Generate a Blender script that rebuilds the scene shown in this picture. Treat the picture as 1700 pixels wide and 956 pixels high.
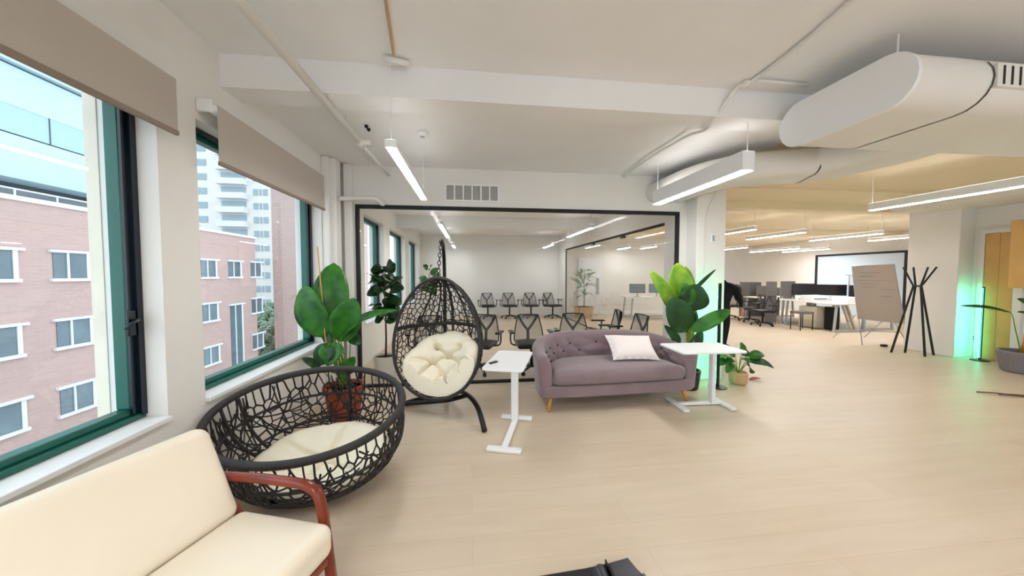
import bpy, bmesh, math, random
from mathutils import Vector, Matrix, geometry, noise
for o in list(bpy.data.objects): bpy.data.objects.remove(o)
SC = bpy.context.scene
COL = SC.collection
PI = math.pi
random.seed(7)

# ------------------------------------------------------------------ camera, sky, exposure
cd = bpy.data.cameras.new('camera'); cam = bpy.data.objects.new('camera', cd); COL.objects.link(cam)
cd.sensor_width = 36; cd.lens = 36 * 565 / 1700; cd.clip_start = 0.02; cd.clip_end = 500
_yaw, _pit = math.atan(68 / 565), math.atan(23 / 565)
cam.location = (0, 0, 1.5)
cam.rotation_euler = (PI / 2 - _pit, 0, -_yaw)
SC.camera = cam
W = bpy.data.worlds.new('sky'); SC.world = W; W.use_nodes = True
wn = W.node_tree.nodes; bgn = wn['Background']
bgn.inputs[0].default_value = (0.80, 0.90, 1.0, 1); bgn.inputs[1].default_value = 0.88
SC.view_settings.view_transform = 'Standard'; SC.view_settings.look = 'None'
SC.view_settings.gamma = 1; SC.view_settings.use_curve_mapping = False
SC.view_settings.exposure = 1.58
LAMP = 16.0         # pendant strip emission
UP = 1.3           # upward glow added to the pendants to brighten the ceiling
LED = 20.0

# ------------------------------------------------------------------ helpers
def lin(c):
    return tuple(((v / 255) / 12.92 if v / 255 <= 0.04045 else ((v / 255 + 0.055) / 1.055) ** 2.4) for v in c)

def mat(name, rgb, rough=0.5, metal=0.0, spec=0.5, var=0.0, vscale=8.0, bump=0.0, bscale=60.0, emit=None, es=0.0, sheen=0.0, trans=0.0):
    m = bpy.data.materials.new(name); m.use_nodes = True
    nt = m.node_tree; b = nt.nodes['Principled BSDF']
    c = lin(rgb)
    b.inputs['Base Color'].default_value = (*c, 1); b.inputs['Roughness'].default_value = rough
    b.inputs['Metallic'].default_value = metal; b.inputs['Specular IOR Level'].default_value = spec
    if sheen: b.inputs['Sheen Weight'].default_value = sheen
    if trans: b.inputs['Transmission Weight'].default_value = trans
    if emit: b.inputs['Emission Color'].default_value = (*emit, 1); b.inputs['Emission Strength'].default_value = es
    tc = nt.nodes.new('ShaderNodeTexCoord')
    if var:
        n = nt.nodes.new('ShaderNodeTexNoise'); n.inputs['Scale'].default_value = vscale; n.inputs['Detail'].default_value = 4
        nt.links.new(tc.outputs['Object'], n.inputs['Vector'])
        r = nt.nodes.new('ShaderNodeValToRGB')
        r.color_ramp.elements[0].position = 0.3; r.color_ramp.elements[1].position = 0.7
        r.color_ramp.elements[0].color = (*[v * (1 - var) for v in c], 1); r.color_ramp.elements[1].color = (*[min(1, v * (1 + var)) for v in c], 1)
        nt.links.new(n.outputs['Fac'], r.inputs['Fac']); nt.links.new(r.outputs['Color'], b.inputs['Base Color'])
    if bump:
        n = nt.nodes.new('ShaderNodeTexNoise'); n.inputs['Scale'].default_value = bscale; n.inputs['Detail'].default_value = 3
        nt.links.new(tc.outputs['Object'], n.inputs['Vector'])
        bp = nt.nodes.new('ShaderNodeBump'); bp.inputs['Strength'].default_value = bump; bp.inputs['Distance'].default_value = 0.01
        nt.links.new(n.outputs['Fac'], bp.inputs['Height']); nt.links.new(bp.outputs['Normal'], b.inputs['Normal'])
    return m

def glass_mat(name, tint=(1, 1, 1), refl=0.06):
    m = bpy.data.materials.new(name); m.use_nodes = True; nt = m.node_tree; nt.nodes.clear()
    out = nt.nodes.new('ShaderNodeOutputMaterial'); mix = nt.nodes.new('ShaderNodeMixShader')
    tr = nt.nodes.new('ShaderNodeBsdfTransparent'); tr.inputs[0].default_value = (*tint, 1)
    gl = nt.nodes.new('ShaderNodeBsdfGlossy'); gl.inputs['Roughness'].default_value = 0.0; gl.inputs[0].default_value = (1, 1, 1, 1)
    lw = nt.nodes.new('ShaderNodeLayerWeight'); lw.inputs[0].default_value = 0.5
    pw = nt.nodes.new('ShaderNodeMath'); pw.operation = 'POWER'; pw.inputs[1].default_value = 5.0
    ml = nt.nodes.new('ShaderNodeMath'); ml.operation = 'MULTIPLY_ADD'; ml.inputs[1].default_value = 0.7; ml.inputs[2].default_value = refl
    nt.links.new(lw.outputs['Facing'], pw.inputs[0]); nt.links.new(pw.outputs[0], ml.inputs[0]); nt.links.new(ml.outputs[0], mix.inputs[0])
    nt.links.new(tr.outputs[0], mix.inputs[1]); nt.links.new(gl.outputs[0], mix.inputs[2]); nt.links.new(mix.outputs[0], out.inputs[0])
    return m

def sheer_mat(name, rgb, fac):
    m = bpy.data.materials.new(name); m.use_nodes = True; nt = m.node_tree
    b = nt.nodes['Principled BSDF']; b.inputs['Base Color'].default_value = (*lin(rgb), 1); b.inputs['Roughness'].default_value = 0.7
    out = nt.nodes['Material Output']; mix = nt.nodes.new('ShaderNodeMixShader'); tr = nt.nodes.new('ShaderNodeBsdfTransparent')
    mix.inputs[0].default_value = fac
    nt.links.new(tr.outputs[0], mix.inputs[1]); nt.links.new(b.outputs[0], mix.inputs[2]); nt.links.new(mix.outputs[0], out.inputs[0])
    return m

class MB:
    def __init__(s): s.v = []; s.f = []
    def box(s, x0, x1, y0, y1, z0, z1, M=None):
        n = len(s.v)
        P = [(x, y, z) for z in (z0, z1) for y in (y0, y1) for x in (x0, x1)]
        if M: P = [tuple(M @ Vector(p)) for p in P]
        s.v += P
        s.f += [tuple(n + i for i in q) for q in ((0, 2, 3, 1), (4, 5, 7, 6), (0, 1, 5, 4), (2, 6, 7, 3), (0, 4, 6, 2), (1, 3, 7, 5))]
        return s
    def quad(s, *p):
        n = len(s.v); s.v += [tuple(q) for q in p]; s.f.append(tuple(range(n, n + len(p)))); return s
    def tube(s, pts, r, n=8, closed=False, flat=None, cap=True):
        pts = [Vector(p) for p in pts]; m = len(pts)
        rs = r if isinstance(r, (list, tuple)) else [r] * m
        base = len(s.v); prev = None
        for i, p in enumerate(pts):
            if closed: t = pts[(i + 1) % m] - pts[i - 1]
            else: t = pts[min(i + 1, m - 1)] - pts[max(i - 1, 0)]
            if t.length < 1e-9: t = Vector((0, 0, 1))
            t.normalize()
            if prev is None:
                a = Vector((0, 0, 1)) if abs(t.z) < 0.9 else Vector((1, 0, 0))
                u = t.cross(a).normalized()
            else:
                u = prev - t * prev.dot(t)
                u = u.normalized() if u.length > 1e-6 else t.orthogonal().normalized()
            prev = u; w = t.cross(u)
            for k in range(n):
                a = 2 * PI * k / n + (PI / n if n == 4 else 0)
                fu, fw = (1, 1) if flat is None else flat
                s.v.append(tuple(p + (u * math.cos(a) * fu + w * math.sin(a) * fw) * rs[i]))
        for i in range(m if closed else m - 1):
            a = base + i * n; b = base + ((i + 1) % m) * n
            for k in range(n):
                s.f.append((a + k, a + (k + 1) % n, b + (k + 1) % n, b + k))
        if not closed and cap:
            s.f.append(tuple(base + k for k in reversed(range(n)))); e = base + (m - 1) * n
            s.f.append(tuple(e + k for k in range(n)))
        return s
    def lathe(s, prof, n=24, c=(0, 0), cap=True):
        base = len(s.v); m = len(prof)
        for r, z in prof:
            for k in range(n):
                a = 2 * PI * k / n; s.v.append((c[0] + r * math.cos(a), c[1] + r * math.sin(a), z))
        for i in range(m - 1):
            a = base + i * n; b = a + n
            for k in range(n): s.f.append((a + k, a + (k + 1) % n, b + (k + 1) % n, b + k))
        if cap:
            s.f.append(tuple(base + k for k in reversed(range(n)))); e = base + (m - 1) * n; s.f.append(tuple(e + k for k in range(n)))
        return s
    def ball(s, c, r, n=12, m=8, sc=(1, 1, 1)):
        base = len(s.v); c = Vector(c)
        for i in range(m + 1):
            p = PI * i / m
            for k in range(n):
                a = 2 * PI * k / n
                s.v.append((c.x + r * sc[0] * math.sin(p) * math.cos(a), c.y + r * sc[1] * math.sin(p) * math.sin(a), c.z - r * sc[2] * math.cos(p)))
        for i in range(m):
            for k in range(n):
                a = base + i * n; b = a + n; s.f.append((a + k, a + (k + 1) % n, b + (k + 1) % n, b + k))
        return s
    def grid(s, P, closed_u=False, closed_v=False):
        base = len(s.v); nu, nv = len(P), len(P[0])
        for row in P: s.v += [tuple(p) for p in row]
        for i in range(nu if closed_u else nu - 1):
            for j in range(nv if closed_v else nv - 1):
                i2, j2 = (i + 1) % nu, (j + 1) % nv
                s.f.append((base + i * nv + j, base + i2 * nv + j, base + i2 * nv + j2, base + i * nv + j2))
        return s
    def prism(s, poly, z0, z1, M=None):
        n = len(poly); b = len(s.v)
        P = [(x, y, z0) for x, y in poly] + [(x, y, z1) for x, y in poly]
        if M: P = [tuple(M @ Vector(p)) for p in P]
        s.v += P; s.f.append(tuple(b + i for i in reversed(range(n)))); s.f.append(tuple(b + n + i for i in range(n)))
        for i in range(n): s.f.append((b + i, b + (i + 1) % n, b + n + (i + 1) % n, b + n + i))
        return s
    def build(s, name, m, parent=None, smooth=False, bevel=0, world=False, seg=2, subs=0, fix=True):
        me = bpy.data.meshes.new(name)
        v = s.v
        if world and parent is not None:
            l = parent.location; v = [(p[0] - l.x, p[1] - l.y, p[2] - l.z) for p in v]
        me.from_pydata(v, [], s.f)
        bm = bmesh.new(); bm.from_mesh(me)
        if smooth: bmesh.ops.remove_doubles(bm, verts=bm.verts, dist=1e-5)
        if fix: bmesh.ops.recalc_face_normals(bm, faces=bm.faces)
        bm.to_mesh(me); bm.free()
        me.materials.append(m)
        if smooth: me.polygons.foreach_set('use_smooth', [True] * len(me.polygons))
        o = bpy.data.objects.new(name, me); COL.objects.link(o)
        if parent is not None: o.parent = parent
        if bevel:
            b = o.modifiers.new('bevel', 'BEVEL'); b.width = bevel; b.segments = seg; b.limit_method = 'ANGLE'; b.angle_limit = 0.7
            me.polygons.foreach_set('use_smooth', [True] * len(me.polygons))
            try: me.set_sharp_from_angle(angle=1.2)
            except Exception: pass
        if subs:
            d = o.modifiers.new('sub', 'SUBSURF'); d.levels = subs; d.render_levels = subs
        return o

def thing(name, label, cat, loc=(0, 0, 0), rz=0, group=None):
    o = bpy.data.objects.new(name, None); COL.objects.link(o); o.location = loc; o.rotation_euler = (0, 0, rz)
    o.empty_display_size = 0.1
    o['label'] = label; o['category'] = cat
    if group: o['group'] = group
    return o
def tag(o, label, cat, group=None, kind=None):
    o['label'] = label; o['category'] = cat
    if group: o['group'] = group
    if kind: o['kind'] = kind
    return o
def dup(root, loc, rz, label=None, group=None):
    r = root.copy(); COL.objects.link(r); r.location = loc; r.rotation_euler = (0, 0, rz)
    if label: r['label'] = label
    if group: r['group'] = group
    for ch in list(root.children):
        c = ch.copy(); COL.objects.link(c); c.parent = r
        for g in list(ch.children):
            d = g.copy(); COL.objects.link(d); d.parent = c
    return r
def struct(o, label=None):
    o['kind'] = 'structure'
    if label: o['label'] = label
    return o
def smoothpath(pts, k=6, closed=False):
    pts = [Vector(p) for p in pts]; n = len(pts); out = []
    for i in range(n if closed else n - 1):
        g = (lambda j: pts[j % n]) if closed else (lambda j: pts[max(0, min(n - 1, j))])
        p0, p1, p2, p3 = g(i - 1), g(i), g(i + 1), g(i + 2)
        for t in range(k):
            t /= k
            out.append(0.5 * ((2 * p1) + (-p0 + p2) * t + (2 * p0 - 5 * p1 + 4 * p2 - p3) * t * t + (-p0 + 3 * p1 - 3 * p2 + p3) * t ** 3))
    if not closed: out.append(pts[-1])
    return out

# ------------------------------------------------------------------ materials
M_wall = mat('wall_paint', (232, 228, 222), 0.75, var=0.02, vscale=1.5, bump=0.08, bscale=40)
M_ceil = mat('ceiling_paint', (238, 236, 234), 0.8, var=0.03, vscale=1.0, bump=0.08, bscale=25)
M_ceil_warm = mat('warm_light_ceiling', (242, 226, 194), 0.8, var=0.03, vscale=0.7)  # warm light on the office ceiling put into its base colour
M_white = mat('white_powder_coat', (238, 238, 238), 0.4)
M_duct = mat('duct_paint', (228, 224, 218), 0.5, var=0.02, vscale=2)
M_black = mat('black_metal', (18, 17, 18), 0.35, 0.2)
M_darkblack = mat('matt_black', (12, 12, 13), 0.7)
M_green = mat('green_window_paint', (8, 90, 76), 0.3, var=0.1, vscale=3)
M_shade_handle = mat('shade_handle_navy', (8, 22, 34), 0.25)  # navy holds the shade of the frame's inner part; handles use it too
M_cream = mat('cream_stucco', (232, 222, 206), 0.85, var=0.03)
M_glass = glass_mat('window_glass', (0.97, 1.0, 1.0), 0.025)
M_glass2 = glass_mat('partition_glass', (0.985, 0.992, 0.99), 0.005)
M_blind = mat('blind_fabric', (188, 178, 168), 0.85, bump=0.05, bscale=300)
M_blindbar = mat('blind_bar', (140, 122, 106), 0.5)
M_lamp = mat('lamp_diffuser', (255, 255, 255), 0.5, emit=(0.98, 0.985, 1.0), es=LAMP)
M_lamp2 = mat('office_lamp_diffuser', (255, 255, 255), 0.5, emit=(0.98, 0.985, 1.0), es=LAMP * 2.2)
M_uplight = mat('added_uplight', (255, 255, 255), 0.5, emit=(0.98, 0.985, 1.0), es=UP)
M_led = mat('led_strip_light', (60, 255, 190), 0.4, emit=(0.07, 0.9, 0.5), es=LED)
M_grey = mat('grey_laminate', (104, 100, 98), 0.5, var=0.05)
M_chrome = mat('brushed_steel', (170, 172, 176), 0.3, 0.9)
M_screen = mat('dark_screen', (22, 20, 26), 0.25)
M_wicker = mat('dark_wicker', (27, 21, 19), 0.42, var=0.3, vscale=30, bump=0.4, bscale=180)
M_wicker_rim = mat('wrapped_rim_wicker', (38, 31, 30), 0.45, var=0.25, vscale=40, bump=0.5, bscale=220)
M_cush = mat('cream_cushion_cotton', (246, 236, 212), 0.85, var=0.03, bump=0.1, bscale=90)
M_button = mat('cushion_button_cloth', (196, 170, 120), 0.8)
M_velvet = mat('mauve_grey_velvet', (132, 112, 116), 0.75, var=0.10, vscale=5, sheen=0.35, bump=0.1, bscale=120)
M_velvet_btn = mat('dark_velvet_button', (62, 50, 56), 0.7)
M_honey = mat('honey_wood', (205, 140, 60), 0.4, var=0.15, vscale=14)
M_cherry = mat('red_brown_wood', (128, 48, 26), 0.25, var=0.2, vscale=9)
M_leather = mat('cream_leather', (238, 226, 204), 0.42, var=0.02, vscale=4, bump=0.06, bscale=120)
M_pillow = mat('white_linen', (232, 222, 218), 0.85, bump=0.15, bscale=160)
M_pot_white = mat('white_pot', (232, 226, 212), 0.4)
M_terracotta = mat('terracotta', (150, 62, 34), 0.6, var=0.15)
M_soil = mat('soil', (48, 34, 24), 0.95, bump=0.6)
M_pot_grey = mat('grey_ribbed_pot', (124, 118, 122), 0.7, var=0.06)
M_pot_tan = mat('tan_pot', (196, 158, 112), 0.6, var=0.08)

def leaf_mat(name, a, b):
    m = bpy.data.materials.new(name); m.use_nodes = True; nt = m.node_tree; p = nt.nodes['Principled BSDF']
    tc = nt.nodes.new('ShaderNodeTexCoord'); n = nt.nodes.new('ShaderNodeTexNoise'); n.inputs['Scale'].default_value = 7
    r = nt.nodes.new('ShaderNodeValToRGB'); r.color_ramp.elements[0].color = (*lin(a), 1); r.color_ramp.elements[1].color = (*lin(b), 1)
    r.color_ramp.elements[0].position = 0.35; r.color_ramp.elements[1].position = 0.65
    nt.links.new(tc.outputs['Object'], n.inputs['Vector']); nt.links.new(n.outputs['Fac'], r.inputs['Fac'])
    nt.links.new(r.outputs['Color'], p.inputs['Base Color']); p.inputs['Roughness'].default_value = 0.35
    tl = nt.nodes.new('ShaderNodeBsdfTranslucent'); nt.links.new(r.outputs['Color'], tl.inputs[0])
    mx = nt.nodes.new('ShaderNodeMixShader'); mx.inputs[0].default_value = 0.3
    nt.links.new(p.outputs[0], mx.inputs[1]); nt.links.new(tl.outputs[0], mx.inputs[2]); nt.links.new(mx.outputs[0], nt.nodes['Material Output'].inputs[0])
    return m
M_leaf = leaf_mat('green_leaf', (28, 92, 24), (66, 138, 38))
M_leaf_lime = leaf_mat('lime_leaf', (104, 160, 30), (150, 190, 50))
M_leaf_dark = leaf_mat('dark_leaf', (24, 62, 28), (44, 96, 40))
M_stem = mat('green_stem', (110, 140, 40), 0.5, var=0.1)
M_trunk = mat('brown_stem', (74, 56, 40), 0.8, var=0.2)

def floor_mat():
    m = bpy.data.materials.new('oak_plank_floor'); m.use_nodes = True; nt = m.node_tree; b = nt.nodes['Principled BSDF']
    tc = nt.nodes.new('ShaderNodeTexCoord')
    br = nt.nodes.new('ShaderNodeTexBrick'); br.inputs['Scale'].default_value = 1.0
    br.inputs['Brick Width'].default_value = 1.9; br.inputs['Row Height'].default_value = 0.19; br.inputs['Mortar Size'].default_value = 0.0015
    br.inputs['Color1'].default_value = (*lin((213, 195, 172)), 1); br.inputs['Color2'].default_value = (*lin((209, 190, 166)), 1)
    br.inputs['Mortar'].default_value = (*lin((198, 177, 150)), 1)
    nt.links.new(tc.outputs['Object'], br.inputs['Vector'])
    mp = nt.nodes.new('ShaderNodeMapping'); mp.inputs['Scale'].default_value = (1.2, 9, 1)
    n = nt.nodes.new('ShaderNodeTexNoise'); n.inputs['Scale'].default_value = 1.4; n.inputs['Detail'].default_value = 6
    nt.links.new(tc.outputs['Object'], mp.inputs['Vector']); nt.links.new(mp.outputs['Vector'], n.inputs['Vector'])
    mx = nt.nodes.new('ShaderNodeMix'); mx.data_type = 'RGBA'; mx.blend_type = 'MULTIPLY'; mx.inputs['Factor'].default_value = 1
    r = nt.nodes.new('ShaderNodeValToRGB'); r.color_ramp.elements[0].color = (0.93, 0.92, 0.90, 1); r.color_ramp.elements[1].color = (1, 1, 1, 1)
    r.color_ramp.elements[0].position = 0.3; r.color_ramp.elements[1].position = 0.7
    nt.links.new(n.outputs['Fac'], r.inputs['Fac']); nt.links.new(br.outputs['Color'], mx.inputs['A']); nt.links.new(r.outputs['Color'], mx.inputs['B'])
    nt.links.new(mx.outputs['Result'], b.inputs['Base Color']); b.inputs['Roughness'].default_value = 0.38; b.inputs['Specular IOR Level'].default_value = 0.35
    return m
M_floor = floor_mat()

def facade_mat(name, c1, c2, mort, bw, rh, ms=0.02, rough=0.85):
    m = bpy.data.materials.new(name); m.use_nodes = True; nt = m.node_tree; b = nt.nodes['Principled BSDF']
    g = nt.nodes.new('ShaderNodeNewGeometry'); sp = nt.nodes.new('ShaderNodeSeparateXYZ'); cb = nt.nodes.new('ShaderNodeCombineXYZ')
    ad = nt.nodes.new('ShaderNodeMath'); ad.operation = 'ADD'
    nt.links.new(g.outputs['Position'], sp.inputs[0]); nt.links.new(sp.outputs['X'], ad.inputs[0]); nt.links.new(sp.outputs['Y'], ad.inputs[1])
    nt.links.new(ad.outputs[0], cb.inputs['X']); nt.links.new(sp.outputs['Z'], cb.inputs['Y'])
    br = nt.nodes.new('ShaderNodeTexBrick'); br.inputs['Scale'].default_value = 1; br.inputs['Brick Width'].default_value = bw; br.inputs['Row Height'].default_value = rh
    br.inputs['Mortar Size'].default_value = ms; br.inputs['Color1'].default_value = (*lin(c1), 1); br.inputs['Color2'].default_value = (*lin(c2), 1); br.inputs['Mortar'].default_value = (*lin(mort), 1)
    nt.links.new(cb.outputs[0], br.inputs['Vector']); nt.links.new(br.outputs['Color'], b.inputs['Base Color']); b.inputs['Roughness'].default_value = rough
    return m
M_brick = facade_mat('rose_brick', (182, 153, 146), (176, 148, 141), (184, 156, 149), 0.45, 0.16, 0.012)
M_brick2 = facade_mat('pale_rose_brick', (188, 160, 152), (182, 154, 148), (194, 168, 160), 0.6, 0.25, 0.03)
M_bluewall = mat('pale_blue_cladding', (178, 200, 206), 0.6)
M_bluewall2 = mat('grey_blue_cladding', (160, 186, 194), 0.6)
M_whitetower = mat('white_tower_concrete', (212, 210, 204), 0.8, var=0.02, vscale=0.3)
M_extwin = mat('tinted_window_pane', (92, 108, 116), 0.12, var=0.25, vscale=0.6)
M_exttrim = mat('white_exterior_trim', (214, 218, 222), 0.7)
M_extdark = mat('recess_shade_and_joint', (58, 70, 78), 0.8)  # shade of the recess put into a dark colour; panel joints share it
M_greybrown = mat('rooftop_grey', (150, 146, 142), 0.8, var=0.2, vscale=0.8)
M_asphalt = mat('asphalt', (120, 118, 116), 0.9, var=0.1)

# ------------------------------------------------------------------ the room shell
WX = -1.75                      # window wall
H1, H2 = 3.05, 2.9              # ceiling heights before and behind the beam
struct(MB().box(-2.17, 14.2, -5, 18.3, -0.15, 0).build('floor', M_floor), 'pale oak plank floor')
struct(MB().box(-2.17, 14.2, -5, 2.68, H1, H1 + 0.2).build('ceiling_front', M_ceil), 'off white painted ceiling')
struct(MB().box(-2.17, 3.3, 2.92, 18.3, H2, H2 + 0.2).build('ceiling_back', M_ceil), 'off white painted ceiling beyond the beam')
struct(MB().box(3.3, 14.2, 2.92, 18.3, H2, H2 + 0.2).build('ceiling_open_office', M_ceil_warm), 'open office ceiling with warm light put into its colour')
struct(MB().box(-1.75, 14.0, 2.68, 2.92, 2.82, H1 + 0.2).build('beam', M_ceil), 'ceiling beam crossing the room')
struct(MB().box(-1.75, 3.2, 8.4, 8.65, 2.62, H2).build('beam', M_ceil), 'ceiling beam in meeting room')
struct(MB().box(3.3, 14.0, 6.0, 6.3, 2.76, H2).build('beam', M_ceil_warm), 'ceiling beam over open office, warm light in its colour')
struct(MB().box(3.3, 14.0, 9.6, 9.9, 2.72, H2).build('beam', M_ceil_warm), 'second ceiling beam over open office, warm light in its colour')

# window wall with openings, Y ranges
WINS = [(-4.0, -2.2), (-1.9, -0.1), (0.2, 2.17), (2.45, 4.28), (5.9, 7.2), (7.7, 9.4), (10.0, 11.6)]
Z0, Z1 = 0.68, 2.5
wl = MB(); edges = [-5.0]
for a, b in WINS: edges += [a, b]
edges.append(12.5)
for i in range(0, len(edges), 2): wl.box(-2.04, WX, edges[i], edges[i + 1], 0, H1)
for a, b in WINS: wl.box(-2.04, WX, a, b, 0, Z0 - 0.03).box(-2.04, WX, a, b, Z1, H1)
struct(wl.build('wall_left', M_wall), 'white window wall')
sl = MB()
for a, b in WINS: sl.box(-2.0, WX + 0.025, a + 0.002, b - 0.002, Z0 - 0.028, Z0)
struct(sl.build('trim_1', M_white, bevel=0.004), 'white window sills')

for i, (a, b) in enumerate(WINS):
    t = thing('window_%d' % (i + 1), ['', '', 'green framed window nearest the white sofa', 'green framed window behind the round wicker basket chair', 'first green framed meeting room window', 'second green framed meeting room window', 'third green framed meeting room window'][i] or 'green framed window', 'window', (-1.9, a, Z0))
    t['kind'] = 'structure'
    del t['category']
    def ring(y0, y1, z0, z1, w, x0, x1):
        return MB().box(x0, x1, y0, y1, z0, z0 + w).box(x0, x1, y0, y1, z1 - w, z1).box(x0, x1, y0, y0 + w, z0 + w, z1 - w).box(x0, x1, y1 - w, y1, z0 + w, z1 - w)
    e = 0.002
    ring(a + e, b - e, Z0 + e, Z1 - e, 0.03, -1.965, -1.86).build('window_frame', M_green, t, bevel=0.004, world=True)
    ring(a + 0.032, b - 0.032, Z0 + 0.032, Z1 - 0.032, 0.035, -1.955, -1.885).build('sash', M_green, t, bevel=0.006, world=True)
    MB().box(-1.925, -1.853, b - 0.036, b - 0.0315, Z0 + 0.036, Z1 - 0.036).box(-1.884, -1.870, b - 0.067, b - 0.036, Z0 + 0.04, Z1 - 0.04).box(-1.8595, -1.853, b - 0.0315, b - e, Z0 + 0.02, Z1 - 0.02).box(-1.8595, -1.853, a + 0.02, b - 0.04, Z1 - 0.034, Z1 - e).build('frame_shade', M_shade_handle, t, world=True)  # dark strips paint the shade on the frame's inner faces
    MB().box(-1.93, -1.922, a + 0.066, b - 0.066, Z0 + 0.066, Z1 - 0.066).build('pane', M_glass, t, world=True)
    if i in (2, 3):
        h = MB().box(-1.869, -1.852, b - 0.09, b - 0.045, 1.16, 1.30).build('handle', M_shade_handle, t, bevel=0.006, world=True)
        MB().tube([(-1.865, b - 0.072, 1.24), (-1.82, b - 0.072, 1.25), (-1.815, b - 0.10, 1.24), (-1.815, b - 0.15, 1.21)], 0.009, 8).build('handle_lever', M_shade_handle, t, smooth=True, world=True)

# exterior masonry reveal beside each window
rv = MB()
for a, b in WINS: rv.box(-2.20, -2.172, b + 0.001, b + 0.25, 0, 3.3) if False else None
rv.box(-2.105, -2.041, 2.165, 2.45, 0, 3.3)
struct(rv.build('trim_2', M_cream), 'cream exterior piers between the windows')

# back wall of the lounge (glass partition) and other walls
PX0, PX1, PY, PT = -1.48, 3.0, 4.65, 2.4
w = MB().box(WX, PX0, PY, PY + 0.12, 0, H2).box(PX0, PX1, PY, PY + 0.12, PT + 0.002, H2).box(PX1, 3.2, PY, PY + 0.12, 0, H2)
struct(w.build('wall_back', M_wall), 'white wall around the glass partition')
struct(MB().box(3.2, 3.3, PY, 5.35, 0, H2).box(3.2, 3.3, 5.35, 11.43, 2.362, H2).box(3.2, 3.3, 11.43, 12.3, 0, H2).build('wall_meeting_right', M_wall), 'white wall above side glass of meeting room')
struct(MB().box(WX, 8.0, 12.3, 12.5, 0, H2).box(8.0, 8.2, 12.3, 18.0, 0, H2).box(8.0, 14.0, 18.0, 18.3, 0, 0.7).box(8.0, 14.0, 18.0, 18.3, 2.6, H2).box(8.0, 8.4, 18.0, 18.3, 0.7, 2.6).box(10.9, 11.2, 18.0, 18.3, 0.7, 2.6).box(13.7, 14.0, 18.0, 18.3, 0.7, 2.6).build('wall_far', M_wall), 'white far wall')
struct(MB().box(14.0, 14.2, 5.08, 5.3, 0, H1).box(14.0, 14.2, 5.3, 8.4, 0, 0.7).box(14.0, 14.2, 5.3, 8.4, 2.6, H1).box(14.0, 14.2, 8.4, 18.3, 0, H1).build('wall_right', M_wall), 'white wall of the open office')
struct(MB().box(8.95, 9.15, -5, 5.08, 0, H1).build('wall_right_front', M_wall), 'white right wall of the lounge')
struct(MB().box(9.15, 14.0, 4.9, 5.08, 0, H1).build('wall_right_return', M_wall))
m = MB().box(-2.04, 9.15, -5.2, -5, 0, 0.45).box(-2.04, 9.15, -5.2, -5, 2.85, H1)
for k in range(6): m.box(-2.04 + 2.188 * k, -1.79 + 2.188 * k, -5.2, -5, 0.45, 2.85)
struct(m.build('wall_behind', M_wall))  # window openings added here, out of view, so daylight reaches the ceiling
m = MB()
for k in range(5):
    a_ = -1.79 + 2.188 * k; b_ = a_ + 1.938
    m.box(a_, b_, -5.12, -5.06, 0.45, 0.5).box(a_, b_, -5.12, -5.06, 2.8, 2.85).box(a_, a_ + 0.05, -5.12, -5.06, 0.5, 2.8).box(b_ - 0.05, b_, -5.12, -5.06, 0.5, 2.8)
struct(m.build('window_12', M_green), 'added unseen green window frames behind the viewpoint')
struct(MB().box(8.62, 9.3, 5.08, 5.8, 0, H2).build('column', M_wall, bevel=0.01), 'square off white column behind the coat rack')
struct(MB().box(3.12, 3.56, 4.42, 4.95, 0, H2).build('column', M_wall, bevel=0.008), 'square white column beside the glass partition')
struct(MB().box(7.9, 8.95, 3.0, 5.6, 2.66, H1).build('beam', M_wall), 'white soffit along the right wall')
struct(MB().box(WX, WX + 0.14, 4.36, 4.52, 0, H2 - 0.003).box(WX, WX + 0.08, 4.30, 4.36, 0, H2 - 0.003).build('trim_3', M_wall, bevel=0.01), 'boxed pipe chase beside the window')
struct(MB().box(-1.60, -1.50, 4.58, 4.648, 0, H2 - 0.003).build('trim_4', M_wall, bevel=0.006), 'white corner strip beside the partition')
struct(MB().box(3.31, 8.0, 12.285, 12.3, 0, 0.12).build('baseboard_far', M_white))

gp = thing('glass_partition', 'large glass partition with thin black frame fronting the meeting room', 'glass partition', (PX0, PY, 0))
fr = MB().box(PX0, PX1, PY - 0.02, PY + 0.05, PT - 0.045, PT).box(PX0, PX0 + 0.038, PY - 0.02, PY + 0.05, 0, PT - 0.045).box(PX1 - 0.033, PX1, PY - 0.02, PY + 0.05, 0, PT - 0.045).box(PX0 + 0.05, PX1 - 0.04, PY - 0.02, PY + 0.05, 0, 0.03)
fr.build('frame', M_darkblack, gp, world=True, bevel=0.003)
MB().box(PX0 + 0.05, PX1 - 0.04, PY + 0.01, PY + 0.022, 0.03, PT - 0.045).build('pane', M_glass2, gp, world=True)
for i_, (xa, xb, ya, yb, xv) in enumerate(((8.4, 10.9, 18.1, 18.16, 0), (11.2, 13.7, 18.1, 18.16, 0), (14.08, 14.14, 5.3, 8.4, 1))):  # windows added in unseen walls to bring daylight into the office
    if xv: m = MB().box(xa, xb, ya, ya + 0.06, 0.7, 2.6).box(xa, xb, yb - 0.06, yb, 0.7, 2.6).box(xa, xb, ya + 0.06, yb - 0.06, 0.7, 0.76).box(xa, xb, ya + 0.06, yb - 0.06, 2.54, 2.6)
    else: m = MB().box(xa, xa + 0.06, ya, yb, 0.7, 2.6).box(xb - 0.06, xb, ya, yb, 0.7, 2.6).box(xa + 0.06, xb - 0.06, ya, yb, 0.7, 0.76).box(xa + 0.06, xb - 0.06, ya, yb, 2.54, 2.6)
    struct(m.build('window_%d' % (8 + i_), M_green), 'added unseen green window frame of the open office')
gs = thing('glass_side_wall', 'frameless glass side wall of meeting room with black top track', 'glass wall', (3.25, 5.35, 0))
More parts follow.
